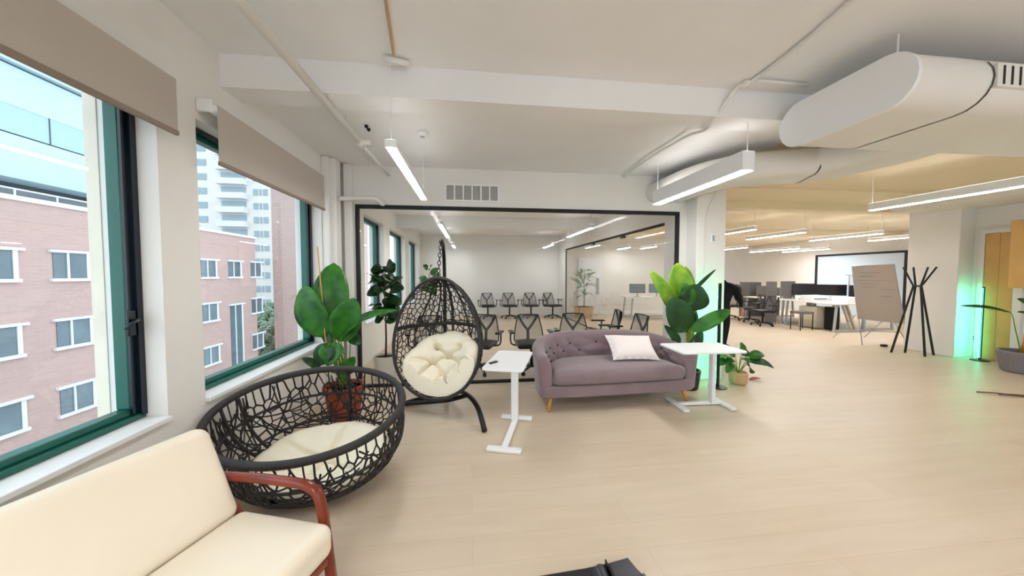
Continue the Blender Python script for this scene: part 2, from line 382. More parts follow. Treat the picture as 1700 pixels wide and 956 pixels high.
MB().box(3.235, 3.265, 5.35, 11.43, 2.32, 2.36).box(3.235, 3.265, 8.85, 11.43, 0, 0.02).box(3.235, 3.265, 11.40, 11.43, 0.02, 2.32).build('frame', M_darkblack, gs, world=True)
for a, b in ((5.36, 7.0), (7.01, 8.84), (8.86, 11.39)):
    MB().box(3.244, 3.256, a, b, 0.025, 2.32).build('pane', M_glass2, gs, world=True)
MB().box(3.22, 3.28, 8.75, 8.95, 2.27, 2.315).build('hinge', M_black, gs, world=True)
MB().box(3.22, 3.28, 6.95, 7.1, 2.27, 2.315).build('hinge', M_black, gs, world=True)
MB().box(3.22, 3.28, 8.72, 8.95, 0.0, 0.05).build('hinge', M_black, gs, world=True)
gg = thing('framed_glass_wall', 'black framed glass wall beyond the desks', 'glass wall', (13.95, 9.0, 0))
MB().box(13.9, 13.98, 7.6, 12.3, 2.2, 2.27).box(13.9, 13.98, 12.22, 12.3, 0, 2.2).box(13.9, 13.98, 9.35, 9.43, 0, 2.2).build('frame', M_darkblack, gg, world=True)
MB().box(13.93, 13.95, 7.6, 12.22, 0, 2.2).build('pane', mat('frosted_pane', (200, 214, 226), 0.15), gg, world=True)

# far white door with pull handle (seen through both glass walls)
d = thing('door_1', 'white door with tall steel pull handle', 'door', (4.4, 12.27, 0)); d['kind'] = 'structure'; del d['category']
MB().box(3.95, 4.85, 12.25, 12.285, 0.005, 2.1).build('door_leaf', M_white, d, world=True, bevel=0.005)
MB().box(4.66, 4.74, 12.20, 12.25, 0.75, 1.35).build('handle', M_chrome, d, world=True)

# narrow gold wood cupboard door and casing at right
d = thing('door_2', 'narrow golden wood double door', 'door', (8.93, 4.75, 0)); d['kind'] = 'structure'; del d['category']
M_gold = mat('golden_oak_veneer', (214, 170, 100), 0.45, var=0.08, vscale=3)
MB().box(8.915, 8.945, 4.60, 4.764, 0.02, 2.2).box(8.915, 8.945, 4.768, 4.93, 0.02, 2.2).build('door_leaf', M_gold, d, world=True)
MB().box(8.90, 8.948, 4.935, 5.0, 0.0, 2.27).box(8.90, 8.948, 4.5, 4.595, 0.0, 2.27).box(8.90, 8.948, 4.595, 4.935, 2.205, 2.27).build('door_frame', M_wall, d, world=True)
tag(MB().box(8.55, 8.94, 4.05, 4.47, 1.28, 2.35).build('wall_cabinet', M_gold, bevel=0.004), 'golden wood wall cabinet above the big potted plant', 'cabinet')

# ------------------------------------------------------------------ outside
def ext_window(p, x, y0, y1, z0, z1, tall=False):
    f = MB().box(x, x + 0.12, y0 - 0.15, y1 + 0.15, z0 - 0.14, z0).box(x, x + 0.14, y0 - 0.15, y1 + 0.25, z1, z1 + 0.12).box(x, x + 0.06, y1, y1 + 0.12, z0, z1).box(x, x + 0.06, y0 + (y1 - y0) * 0.35, y0 + (y1 - y0) * 0.35 + 0.07, z0, z1).build('window', M_exttrim, p, world=True)
    MB().box(x, x + 0.03, y0, y1, z0, z1).build('pane', M_extwin, f).location = (0, 0, 0)
    return f
def fixchild(f, p):      # sub-part verts given in world space under a translated thing
    pass
bA = thing('brick_building', 'rose brick building across the street with small white trimmed windows', 'building', (-19.0, 20, -12))
MB().box(-30, -19, 4, 32.8, -12, 4.6).build('wall', M_brick, bA, world=True)
MB().box(-30.1, -18.9, 3.9, 32.9, 4.6, 4.78).build('roof_edge', M_exttrim, bA, world=True)
def building_window(x, y0, y1, z0, z1):
    f = MB().box(x, x + 0.14, y0 - 0.15, y1 + 0.2, z0 - 0.14, z0).box(x, x + 0.14, y0 - 0.15, y1 + 0.35, z1, z1 + 0.12).box(x, x + 0.06, y1 + 0.0, y1 + 0.16, z0, z1).box(x + 0.03, x + 0.08, y0 + (y1 - y0) * 0.38, y0 + (y1 - y0) * 0.38 + 0.08, z0, z1).build('window', M_exttrim, bA, world=True)
    l = bA.location
    g = MB().box(x - l.x, x + 0.03 - l.x, y0 - l.y, y1 - l.y, z0 - l.z, z1 - l.z).build('pane', M_extwin, f)
M_towerwin = mat('pale_tower_pane', (140, 158, 166), 0.3)
for r in range(4):
    for k in range(8):
        y0 = 12.6 + 2.75 * k + (0.0 if k < 4 else 0.35)
        z1 = 2.5 - 3.18 * r
        if k == 6 and r in (1, 2): continue
        building_window(-19.0, y0 - 0.1, y0 + 1.25, z1 - 1.2, z1)
building_window(-19.0, 29.4, 30.7, -6.6, -1.0)
# terrace railing on the brick building's roof
rl = thing('roof_railing', 'white terrace railing on the brick building roof', 'railing', (-19.2, 18, 4.78))
m = MB().tube([(-19.2, 5, 5.12), (-19.2, 27, 5.12)], 0.035, 6).tube([(-19.2, 5, 4.82), (-19.2, 27, 4.82)], 0.03, 6)
for k in range(15): m.tube([(-19.2, 5 + 1.5 * k, 4.78), (-19.2, 5 + 1.5 * k, 5.12)], 0.035, 4)
m.build('rail', M_exttrim, rl, world=True)
MB().box(-19.22, -19.19, 5, 27, 4.85, 5.08).build('pane', glass_mat('rail_glass', (0.8, 0.85, 0.86), 0.06), rl, world=True)
bB = thing('penthouse_building', 'pale blue upper building set back above the roof railing', 'building', (-24, 14, 4.6))
MB().box(-36, -26.0, 2, 26.5, 4.79, 5.6).build('wall', M_greybrown, bB, world=True)
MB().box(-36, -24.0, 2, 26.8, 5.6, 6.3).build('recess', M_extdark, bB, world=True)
MB().box(-36, -22.6, 2, 27, 6.3, 8.45).box(-36, -22.6, 2, 27, 9.9, 11.85).build('wall', M_bluewall, bB, world=True)
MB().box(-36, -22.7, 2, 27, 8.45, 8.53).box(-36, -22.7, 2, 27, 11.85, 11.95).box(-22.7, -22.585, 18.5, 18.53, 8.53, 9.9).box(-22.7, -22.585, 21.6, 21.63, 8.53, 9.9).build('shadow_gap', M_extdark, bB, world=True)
MB().box(-36, -22.62, 2, 27, 8.53, 9.9).build('wall', M_bluewall2, bB, world=True)
MB().box(-36, -22.3, 2, 27, 11.95, 20).build('wall', M_bluewall, bB, world=True)
bT = thing('apartment_tower', 'tall white apartment tower with stacked balconies', 'building', (-45, 78, -12))
MB().box(-66, -41.7, 78, 95, -12, 60).build('wall', M_whitetower, bT, world=True)
lT = bT.location
for k in range(22):
    z = -6.1 + 2.9 * k
    MB().box(-51.6, -46.3, 76.6, 78, z, z + 1.15).build('balcony', M_exttrim, bT, world=True)
    MB().box(-51.3, -46.6, 77.9, 77.99, z + 1.2, z + 2.5).build('window', M_towerwin, bT, world=True)
    MB().box(-45.2, -44.3, 77.9, 77.99, z + 0.9, z + 2.2).box(-44.0, -43.6, 77.9, 77.99, z + 0.9, z + 2.2).box(-43.3, -42.4, 77.9, 77.99, z + 0.9, z + 2.2).build('window', M_towerwin, bT, world=True)
    MB().box(-56.5, -54.0, 77.9, 77.99, z + 0.9, z + 2.2).build('window', M_towerwin, bT, world=True)
tag(MB().box(-19.3, -13.2, 36, 46, -12, 30).build('brick_tower', M_brick2), 'plain pale rose brick tower right of the white tower', 'building')
M_tree = leaf_mat('tree_foliage', (110, 140, 120), (160, 180, 150))
for k, (x, y, r) in enumerate(((-27, 50, 3.0), (-22.4, 42.5, 2.4), (-31.5, 58, 3.6))):
    t = thing('street_tree', ['pale green street tree, middle one of three between the towers', 'pale green street tree next to the brick tower', 'pale green street tree farthest from the brick tower'][k], 'tree', (x, y, -12))
    MB().tube([(0, 0, 0), (0.2, 0, 4)], [0.35, 0.2], 8).build('trunk', M_trunk, t)
    m = MB(); rnd = random.Random(k)
    for j in range(260):
        p = Vector((rnd.gauss(0, 1), rnd.gauss(0, 1), rnd.gauss(0, 1))).normalized() * r * rnd.uniform(0.7, 1.0)
        m.ball((p.x, p.y, 5.5 + p.z), 0.45 if r > 2.9 else 0.42, 5, 3)
    m.build('crown', M_tree, t)
struct(MB().box(-120, -2.6, -40, 140, -12.4, -12).build('ground', M_asphalt), 'street level ground')

# ------------------------------------------------------------------ blinds
def blind(y0, y1, z0, z1, label, open_end=None):
    t = thing('roller_blind', label, 'roller blind', (-1.68, y0, z0), group='roller blinds above the windows')
    MB().box(-1.652, -1.648, y0, y1, z0 + 0.02, z1).build('fabric', M_blind, t, world=True)
    MB().box(-1.66, -1.64, y0, y1, z0 - 0.005, z0 + 0.022).build('bottom_bar', M_blindbar, t, world=True, bevel=0.003)
    MB().tube([(-1.685, y0 - 0.02, z1 - 0.02), (-1.685, y1, z1 - 0.02)], 0.032, 14).build('roller', M_white, t, world=True, smooth=True)
    MB().box(-1.749, -1.66, y0 - 0.045, y0 - 0.025, z1 - 0.06, z1 + 0.02).build('bracket', M_white, t, world=True, bevel=0.004)
    MB().box(-1.749, -1.66, y1 + 0.005, y1 + 0.02, z1 - 0.06, z1 + 0.02).build('bracket', M_white, t, world=True, bevel=0.004)
blind(0.25, 2.18, 2.29, 2.60, 'taupe roller blind over the window nearest the white sofa')
blind(2.50, 4.13, 2.225, 2.61, 'taupe roller blind over the window behind the wicker basket')

# ------------------------------------------------------------------ pipes, conduits, ducts
pp = thing('ceiling_pipe', 'white sprinkler pipe running along the ceiling near the windows', 'pipe', (-1.1, 1, 2.85))
MB().tube([(-1.09, -2, 2.785), (-1.07, 3.5, 2.785)], 0.028, 12).build('pipe_run', M_wall, pp, world=True, smooth=True)
MB().tube([(-1.07, 3.48, 2.785), (-1.07, 3.58, 2.785)], 0.040, 12).tube([(-1.07, 3.52, 2.785), (-0.97, 3.52, 2.785)], 0.026, 10).build('fitting', M_wall, pp, world=True, smooth=True)
MB().tube([(-1.07, 3.58, 2.785), (-1.05, 4.648, 2.785)], 0.016, 10).build('branch', M_wall, pp, world=True, smooth=True)
for y in (0.9, 3.2): MB().tube([(-1.08, y, 2.80), (-1.08, y, H1 if y < 2.6 else H2)], 0.006, 6).build('hanger', M_wall, pp, world=True)
p = MB().tube(smoothpath([(-1.60, 4.42, 2.42), (-1.25, 4.42, 2.44), (-1.17, 4.46, 2.43), (-1.13, 4.56, 2.40), (-1.12, 4.646, 2.42)], 5), 0.026, 10).build('elbow_pipe', M_wall, smooth=True)
tag(p, 'short white elbow pipe leaving the boxed chase beside the partition', 'pipe')
t = thing('ceiling_conduit', 'thin tan conduit with junction fitting above the left pendant lamp', 'conduit', (-0.5, 1.6, H1 - 0.02))
MB().tube([(-0.36, 1.2, H1 - 0.014), (-0.53, 2.53, H1 - 0.014)], 0.010, 8).build('pipe_run', M_pot_tan, t, world=True)
MB().tube([(-0.60, 2.55, H1 - 0.03), (-0.44, 2.60, H1 - 0.03)], 0.022, 8).build('fitting', M_wall, t, world=True, smooth=True)
zc = 2.97
t = thing('ceiling_conduit', 'white conduit snaking from the ceiling to the pendant by the column', 'conduit', (2.1, 3, 2.98))
pts = [(1.62, -0.3, 3.03), (2.12, 1.72, 3.03), (2.22, 2.45, 3.03), (2.16, 2.60, 3.02), (2.05, 2.72, 2.80), (2.1, 2.9, 2.80), (2.12, 3.2, 2.86), (2.1, 3.9, 2.87), (2.15, 4.64, 2.87)]
MB().tube(smoothpath(pts, 4), 0.013, 8).build('pipe_run', M_wall, t, world=True, smooth=True)
MB().tube([(2.24, 2.5, 3.03), (2.72, 2.52, 3.03)], 0.012, 8).build('branch', M_wall, t, world=True, smooth=True)
MB().ball((2.2, 2.55, 3.03), 0.03, 10, 6).build('junction', M_wall, t, world=True, smooth=True)

def oval(hw, hh, n=10):      # flat oval section in (a,b)
    P = []
    for k in range(n + 1):
        a = -PI / 2 + PI * k / n; P.append((hw - hh + hh * math.cos(a), hh * math.sin(a)))
    for k in range(n + 1):
        a = PI / 2 + PI * k / n; P.append((-hw + hh + hh * math.cos(a), hh * math.sin(a)))
    return P
def sweep_oval(path, hw, hh, sc=None):
    path = [Vector(p) for p in path]; rows = []
    for i, p in enumerate(path):
        t = (path[min(i + 1, len(path) - 1)] - path[max(i - 1, 0)]); t.z = 0; t.normalize(); s = Vector((t.y, -t.x, 0))
        k = 1 if sc is None else sc[i]
        rows.append([p + s * a * k + Vector((0, 0, b * k)) for a, b in oval(hw, hh)])
    return rows
du = thing('air_duct', 'large white flat oval air duct hanging from ceiling with closed end', 'air duct', (2.62, 2.18, 2.7))
m = MB(); R = sweep_oval([(2.62, 2.19, 2.7), (6.9, 2.19, 2.7)], 0.445, 0.165); m.grid(R, closed_v=True); m.build('duct_body', M_duct, du, world=True, smooth=True)
m = MB(); R = sweep_oval([(2.60, 2.19, 2.7), (2.625, 2.19, 2.7)], 0.455, 0.172); m.grid(R, closed_v=True); m.quad(*R[0]); m.quad(*reversed(R[-1])); m.build('end_cap', M_white, du, world=True)
for x in (3.14, 4.9):
    m = MB(); R = sweep_oval([(x, 2.19, 2.7), (x + 0.012, 2.19, 2.7)], 0.449, 0.169); m.grid(R, closed_v=True); m.build('seam', mat('dark_seam', (60, 56, 54), 0.6), du, world=True)
g = MB().box(3.16, 3.8, 1.738, 1.775, 2.635, 2.775).build('grille', M_duct, du, world=True)
g['label'] = 'rectangular side grille with dark slots'
for k in range(9): 
    x = 3.2 + 0.06 * k
    o_ = MB().box(x - 2.62, x + 0.014 - 2.62, 1.735 - 2.18, 1.7385 - 2.18, 2.65 - 2.7, 2.76 - 2.7).build('slot', M_darkblack, g)
for x in (2.75, 4.4, 6.3): MB().tube([(x, 1.95, 2.86), (x, 1.95, H1)], 0.006, 6).build('hanger', M_wall, du, world=True)
d2 = thing('air_duct', 'smaller white air duct elbow bending back behind the big duct', 'air duct', (3.4, 3.6, 2.62))
P = smoothpath([(3.85, 2.40, 2.68), (3.85, 2.9, 2.68), (3.66, 3.28, 2.67), (3.3, 3.42, 2.66), (2.95, 3.62, 2.66), (2.80, 4.0, 2.66), (2.78, 4.648, 2.66)], 6)
m = MB(); m.grid(sweep_oval(P, 0.30, 0.135), closed_v=True); m.build('duct_body', M_duct, d2, world=True, smooth=True)
for i in (13,):
    m = MB(); m.grid(sweep_oval([P[i], P[i] + (P[i + 1] - P[i]).normalized() * 0.012], 0.304, 0.139), closed_v=True); m.build('seam', bpy.data.materials['dark_seam'], d2, world=True)
t = thing('ceiling_conduit', 'long thin conduit under the warm tinted ceiling of the open office', 'conduit', (4, 5, 2.85))
MB().tube([(3.4, 4.9, 2.85), (8.6, 4.9, 2.85)], 0.018, 8).build('pipe_run', M_ceil_warm, t, world=True, smooth=True)

vt = thing('wall_vent', 'white air vent grille high above the glass partition', 'vent', (0.02, 4.64, 2.58))
m = MB().box(-0.34, 0.38, 4.63, 4.648, 2.47, 2.49).box(-0.34, 0.38, 4.63, 4.648, 2.68, 2.70)
for k in range(7): m.box(-0.34 + 0.117 * k, -0.32 + 0.117 * k, 4.63, 4.648, 2.49, 2.68)
m.build('frame', M_white, vt, world=True)
m = MB()
for k in range(60): x = -0.33 + 0.0117 * k; m.box(x, x + 0.005, 4.638, 4.646, 2.49, 2.68)
m.build('louvers', mat('vent_grey', (176, 172, 168), 0.6), vt, world=True)
for i, (x, y, z, lb) in enumerate(((-0.47, 3.5, H2, 'white round smoke detector on the ceiling beyond the beam'),)):
    t = thing('smoke_detector', lb, 'smoke detector', (x, y, z))
    MB().lathe([(0.055, 0), (0.055, -0.025), (0.035, -0.045), (0.0, -0.045)], 20).build('housing', M_white, t, smooth=True)
    MB().box(-0.02, 0.02, -0.02, 0.02, -0.052, -0.044).build('sensor', M_chrome, t)
for k, y in enumerate((3.4, 3.47)):
    tag(MB().ball((-0.97 + 0.0 * k, y, H2 - 0.012), 0.018, 10, 6).build('ceiling_hook', M_darkblack, smooth=True), 'small black ceiling plug, ' + ['nearer', 'farther'][k] + ' of the pair beside the pipe', 'ceiling plug')
t = thing('wall_switch', 'small steel switch plate with cable high on the white column', 'switch', (3.36, 4.41, 2.0))
MB().box(-0.03, 0.03, -0.006, 0.009, -0.06, 0.06).build('plate', M_white, t, bevel=0.003)
MB().box(-0.012, 0.012, -0.014, -0.006, -0.04, 0.04).build('toggle', M_chrome, t)
MB().tube(smoothpath([(-0.12, -0.0, -0.9), (-0.12, 0, 0.1), (-0.09, 0, 0.4), (0.0, -0.02, 0.6), (0.03, 0, 0.85)], 5), 0.006, 6).build('cable', M_wall, t, smooth=True)

# ------------------------------------------------------------------ pendants
def make_pendant(L, label, x, y0, group, z=2.4, wide=0.10, tall=0.15, zc=None):
    t = thing('pendant_light', label, 'pendant light', (x, y0 + L / 2, z), group=group)
    zc = (H1 if y0 < 2.6 else H2) if zc is None else zc
    MB().box(-wide / 2, wide / 2, -L / 2, L / 2, 0.006, tall).build('housing', M_white, t, bevel=0.004)
    MB().box(-wide / 2 + 0.012, wide / 2 - 0.012, -L / 2 + 0.01, L / 2 - 0.01, 0.0, 0.006).build('diffuser', M_lamp2 if (x > 7 and y0 > 4) else M_lamp, t)
    MB().box(-wide / 2 + 0.012, wide / 2 - 0.012, -L / 2 + 0.01, L / 2 - 0.01, tall, tall + 0.003).build('added_top_glow', M_uplight, t)  # glowing top strip added to lighten the ceiling
    for s in (-1, 1):
        yy = y0 + L / 2 + s * (L / 2 - 0.02 if L > 1 else 0.2)
        c = H1 if yy < 2.68 else (2.82 if yy < 2.92 else H2)
        MB().tube([(0, s * (L / 2 - 0.02), tall), (0, s * (L / 2 - 0.02), c - z)], 0.004, 6).build('suspension_rod', M_white, t)
    return t
G1, G2 = 'linear pendants over the lounge', 'linear pendants over the open office'
make_pendant(1.73, 'linear pendant lamp hanging nearest the windows', -0.565, 2.55, G1, wide=0.085, tall=0.06)
make_pendant(1.48, 'deep linear pendant lamp beside the glass partition and duct', 2.40, 2.73, G1, wide=0.12, tall=0.17)
make_pendant(1.55, 'linear pendant lamp under the big duct at right', 5.66, 2.70, G2, wide=0.10, tall=0.10)
for x, y, L, lb, g in ((-0.56, 6.36, 2.3, 'first pendant lamp seen through the partition near the meeting room windows', 'pendants in the meeting room'),
    (-0.56, 10.79, 1.0, 'far small pendant lamp near the meeting room windows', 'pendants in the meeting room'),
    (2.36, 6.49, 1.67, 'pendant lamp behind the partition beside the side glass wall', 'pendants in the meeting room'),
    (2.5, 10.3, 1.3, 'far pendant lamp beside the side glass wall', 'pendants in the meeting room'),
    (5.33, 11.0, 0.9, 'far pendant lamp seen through both glass walls above the door side', G2),
    (6.05, 10.6, 1.0, 'far pendant lamp seen through both glass walls above the monitors', G2),
    (5.73, 6.3, 0.9, 'pendant lamp just right of the white column, upper one', G2),
    (7.2, 6.61, 1.56, 'pendant lamp above the tall grey cabinet in the open office', G2),
    (9.15, 6.61, 1.64, 'pendant lamp above the nearest white desk', G2),
    (10.8, 7.17, 0.95, 'pendant lamp whose end meets the beige column', G2),
    (9.35, 10.6, 1.15, 'pendant lamp just right of the white column, lower one', G2),
    (11.5, 10.76, 2.1, 'distant pendant lamp above the far grey screens', G2),
    (12.85, 10.87, 1.86, 'distant pendant lamp nearest the black framed glass wall', G2)):
    make_pendant(L, lb, x, y, g, wide=0.09, tall=0.08)
for x in (-0.56, 2.4, 5.6):
    for y in (-3.4, -0.9):
        make_pendant(1.7, 'linear pendant lamp %s row, %s the viewpoint' % ({-0.56: 'of the window side', 2.4: 'of the middle', 5.6: 'of the duct side'}[x], 'just behind' if y > -2 else 'farthest behind'), x, y, G1, wide=0.10, tall=0.08)

# ------------------------------------------------------------------ wicker egg shells
class Egg:
    """bowl over an egg-shaped plan: (x,y) in the unit disc -> point; opening faces +n"""
    def __init__(s, c, ex, ey, a, b, d, taper=0.12, pz=0.75, pr=0.9):
        s.c = Vector(c); s.ex = Vector(ex).normalized(); s.n = s.ex.cross(Vector(ey)).normalized(); s.ey = s.n.cross(s.ex).normalized()
        s.a, s.b, s.d, s.k, s.pz, s.pr = a, b, d, taper, pz, pr
    def pt(s, x, y, off=0.0):
        rho = min(1.0, math.hypot(x, y)); th = math.atan2(y, x)
        t = rho * PI / 2; R = math.sin(t) ** s.pr; Z = math.cos(t) ** s.pz if rho < 0.9999 else 0.0
        q = R * math.sin(th); px = s.a * R * math.cos(th) * (1 - s.k * q); py = s.b * q
        p = s.c + s.ex * px + s.ey * py - s.n * (s.d * Z)
        if off:
            cc = s.c - s.n * (s.d * 0.15)
            p = p + (cc - p).normalized() * off
        return p
def voronoi_edges(n, rmax, seed, relax=1):
    rnd = random.Random(seed); pts = []
    tries = 0; dmin = 1.55 * rmax / math.sqrt(n)
    while len(pts) < n and tries < 60000:
        tries += 1
        a, r = rnd.uniform(0, 2 * PI), rmax * math.sqrt(rnd.random()); p = (r * math.cos(a), r * math.sin(a))
        if all((p[0] - q[0]) ** 2 + (p[1] - q[1]) ** 2 > dmin * dmin for q in pts): pts.append(p)
    for k in range(60):
        a = 2 * PI * k / 60; pts.append((1.16 * rmax * math.cos(a), 1.16 * rmax * math.sin(a)))
    V = [Vector(p) for p in pts]
    vo, ed, fa, *_ = geometry.delaunay_2d_cdt(V, [], [], 0, 1e-6)
    cen = []
    for f in fa:
        A, B, Cc = (vo[i] for i in f)
        D = 2 * (A.x * (B.y - Cc.y) + B.x * (Cc.y - A.y) + Cc.x * (A.y - B.y))
        if abs(D) < 1e-12: cen.append((A + B + Cc) / 3); continue
        a2, b2, c2 = A.length_squared, B.length_squared, Cc.length_squared
        cen.append(Vector(((a2 * (B.y - Cc.y) + b2 * (Cc.y - A.y) + c2 * (A.y - B.y)) / D, (a2 * (Cc.x - B.x) + b2 * (A.x - Cc.x) + c2 * (B.x - A.x)) / D)))
    em = {}
    for i, f in enumerate(fa):
        for j in range(3):
            k = tuple(sorted((f[j], f[(j + 1) % 3]))); em.setdefault(k, []).append(i)
    return [(cen[q[0]], cen[q[1]]) for q in em.values() if len(q) == 2]
def wicker(egg, n, seed, r=0.0045, over=0.35, parent=None):
    m = MB(); rnd = random.Random(seed)
    for A, B in voronoi_edges(n, 1.0, seed):
        if A.length > 1.05 and B.length > 1.05: continue
        d = B - A
        if d.length < 1e-4: continue
        e = over * rnd.random() * 0.9; A2, B2 = A - d * e, B + d * e
        nn = max(2, int(d.length / 0.05) + 1)
        path = []
        for i in range(nn + 1):
            q = A2.lerp(B2, i / nn)
            if q.length > 0.995: q = q.normalized() * 0.995
            path.append(egg.pt(q.x, q.y, rnd.uniform(-0.003, 0.003)))
        if (path[0] - path[-1]).length < 0.004: continue
        m.tube(path, r * rnd.uniform(0.8, 1.2), 5, cap=False)
    return m.build('wicker_weave', M_wicker, parent, smooth=True, world=True, fix=False)
def egg_rim(egg, r, parent, rr=1.0):
    P = [egg.pt(rr * math.cos(2 * PI * k / 72), rr * math.sin(2 * PI * k / 72)) for k in range(72)]
    return MB().tube(P, r, 10, closed=True).build('rim', M_wicker_rim, parent, smooth=True, world=True)
def egg_ring(egg, rho, r, parent, a0=0, a1=2 * PI, name='hoop'):
    closed = abs(a1 - a0 - 2 * PI) < 1e-6; n = 60
    P = [egg.pt(rho * math.cos(a0 + (a1 - a0) * k / n), rho * math.sin(a0 + (a1 - a0) * k / n)) for k in range(n if closed else n + 1)]
    return MB().tube(P, r, 8, closed=closed).build(name, M_wicker_rim, parent, smooth=True, world=True)
def egg_chord(egg, p, q, r, parent, flat=None, name='rib'):
    P = []
    for k in range(31):
        x, y = p[0] + (q[0] - p[0]) * k / 30, p[1] + (q[1] - p[1]) * k / 30
        P.append(egg.pt(x, y))
    return MB().tube(P, r, 8, flat=flat).build(name, M_wicker_rim, parent, smooth=True, world=True)
def segdist(u, v, a, b):
    dx, dy = b[0] - a[0], b[1] - a[1]; t = max(0, min(1, ((u - a[0]) * dx + (v - a[1]) * dy) / (dx * dx + dy * dy + 1e-9)))
    return math.hypot(u - a[0] - dx * t, v - a[1] - dy * t)
def egg_cushion(egg, cx, cy, rx, ry, thick, parent, lobes=8, tufts=(), n=60, rot=0.0, base=0.02, creases=()):
    m = MB(); top, bot = [], []
    def h(u, v):
        r = math.hypot(u, v); e = max(0.0, 1 - r ** 5) ** 0.5
        th = math.atan2(v, u); k = 1.0
        for ca, cb in creases: k -= 0.42 * math.exp(-(segdist(u, v, ca, cb) / 0.035) ** 2)
        for tx, ty in tufts:
            dd = math.hypot(u - tx, v - ty); k -= 0.62 * math.exp(-(dd / 0.10) ** 2)
        k += 0.06 * noise.noise(Vector((u * 4, v * 4, lobes)))
        return thick * e * max(0.12, k)
    for i in range(n + 1):
        rt, rb = [], []
        rr = (i / n) ** 0.8
        for j in range(160):
            a = 2 * PI * j / 160
            sc = 1 - 0.05 * (1 - abs(math.sin(lobes * (a + 0.3) / 2)) ** 0.5)
            u, v = rr * math.cos(a), rr * math.sin(a)
            ur, vr = u * sc * math.cos(rot) - v * sc * math.sin(rot), u * sc * math.sin(rot) + v * sc * math.cos(rot)
            X, Y = cx + rx * ur, cy + ry * vr
            if math.hypot(X, Y) > 0.99: s_ = 0.99 / math.hypot(X, Y); X *= s_; Y *= s_
            rt.append(egg.pt(X, Y, base + thick * 0.35 + h(u, v) * 0.85)); rb.append(egg.pt(X, Y, base + thick * 0.35 * (1 - max(0, 1 - rr ** 6) ** 0.5)))
        top.append(rt); bot.append(rb)
    m.grid(top + bot[::-1], closed_v=True)
    return m.build('cushion', M_cush, parent, smooth=True, world=True), h

def strands(egg, n, seed, r, parent):
    m = MB(); rnd = random.Random(seed)
    for i in range(n):
        a, rho = rnd.uniform(0, 2 * PI), 0.99 * math.sqrt(rnd.random()) ** 0.8; c = Vector((rho * math.cos(a), rho * math.sin(a)))
        b = rnd.uniform(0, 2 * PI); L = rnd.uniform(0.3, 0.6); d = Vector((math.cos(b), math.sin(b))); perp = Vector((-d.y, d.x)); bend = rnd.uniform(-0.05, 0.05); off = rnd.uniform(-0.004, 0.004)
        path = []
        for k in range(13):
            t = -1 + k / 6; q_ = c + d * (L * t) + perp * bend * (1 - t * t)
            if q_.length > 0.995: continue
            path.append(egg.pt(q_.x, q_.y, off))
        if len(path) > 3: m.tube(path, r * rnd.uniform(0.8, 1.25), 5, cap=False)
    return m.build('wicker_weave', M_wicker, parent, smooth=True, world=True, fix=False)
# round basket lying on its back
tilt = math.radians(17)
eb = Egg((-1.09, 2.42, 0.60), (1, -0.03, 0), (0, math.cos(tilt), math.sin(tilt)), 0.60, 0.49, 0.57, taper=0.06, pz=0.55, pr=0.8)
eb = Egg((-1.09, 2.42, 0.60), (1, -0.03, 0), (0, math.cos(tilt), math.sin(tilt)), 0.605, 0.48, 0.57, taper=0.0, pz=0.62, pr=0.85)
zmin = min(eb.pt(x / 20, y / 20).z for x in range(-20, 21) for y in range(-20, 21) if math.hypot(x / 20, y / 20) <= 1)
eb.c.z += 0.012 - zmin
bk = thing('wicker_basket_chair', 'round dark wicker basket chair lying open on the floor by the window', 'wicker basket chair', (eb.c.x, eb.c.y, 0))
strands(eb, 85, 11, 0.0056, bk)
wicker(eb, 350, 12, 0.0060, 0.12, bk)
egg_rim(eb, 0.025, bk)
egg_ring(eb, 0.86, 0.010, bk); egg_ring(eb, 0.60, 0.009, bk)
egg_chord(eb, (0.12, 0.99), (0.02, 0.0), 0.030, bk, flat=(1, 0.5)); egg_chord(eb, (0.02, 0), (-0.25, -0.96), 0.020, bk, flat=(1, 0.55))
egg_chord(eb, (-0.99, 0.1), (0.99, 0.0), 0.011, bk); egg_chord(eb, (-0.93, 0.35), (0.93, -0.3), 0.011, bk); egg_chord(eb, (-0.9, -0.4), (0.9, 0.4), 0.011, bk)
ec = thing('round_cushion', 'cream tufted round cushion lying inside the wicker basket', 'cushion', (eb.c.x, eb.c.y, 0.05))
cu, _ = egg_cushion(eb, 0.05, -0.02, 0.60, 0.56, 0.11, None, lobes=6, tufts=((0, 0),), creases=[((0, 0), (math.cos(a_), math.sin(a_))) for a_ in (0.5, 1.45, 2.6, 3.7, 4.6, 5.6)])
bpy.data.objects.remove(ec); ec = cu; ec.name = 'round_cushion'; tag(ec, 'cream tufted round cushion lying inside the floor basket', 'cushion')
p = eb.pt(0.05, -0.02, 0.02 + 0.11 * 0.35 + 0.11 * 0.85 * 0.38)
MB().ball(p, 0.014, 10, 6, (1, 1, 0.5)).build('button', M_button, ec, smooth=True)

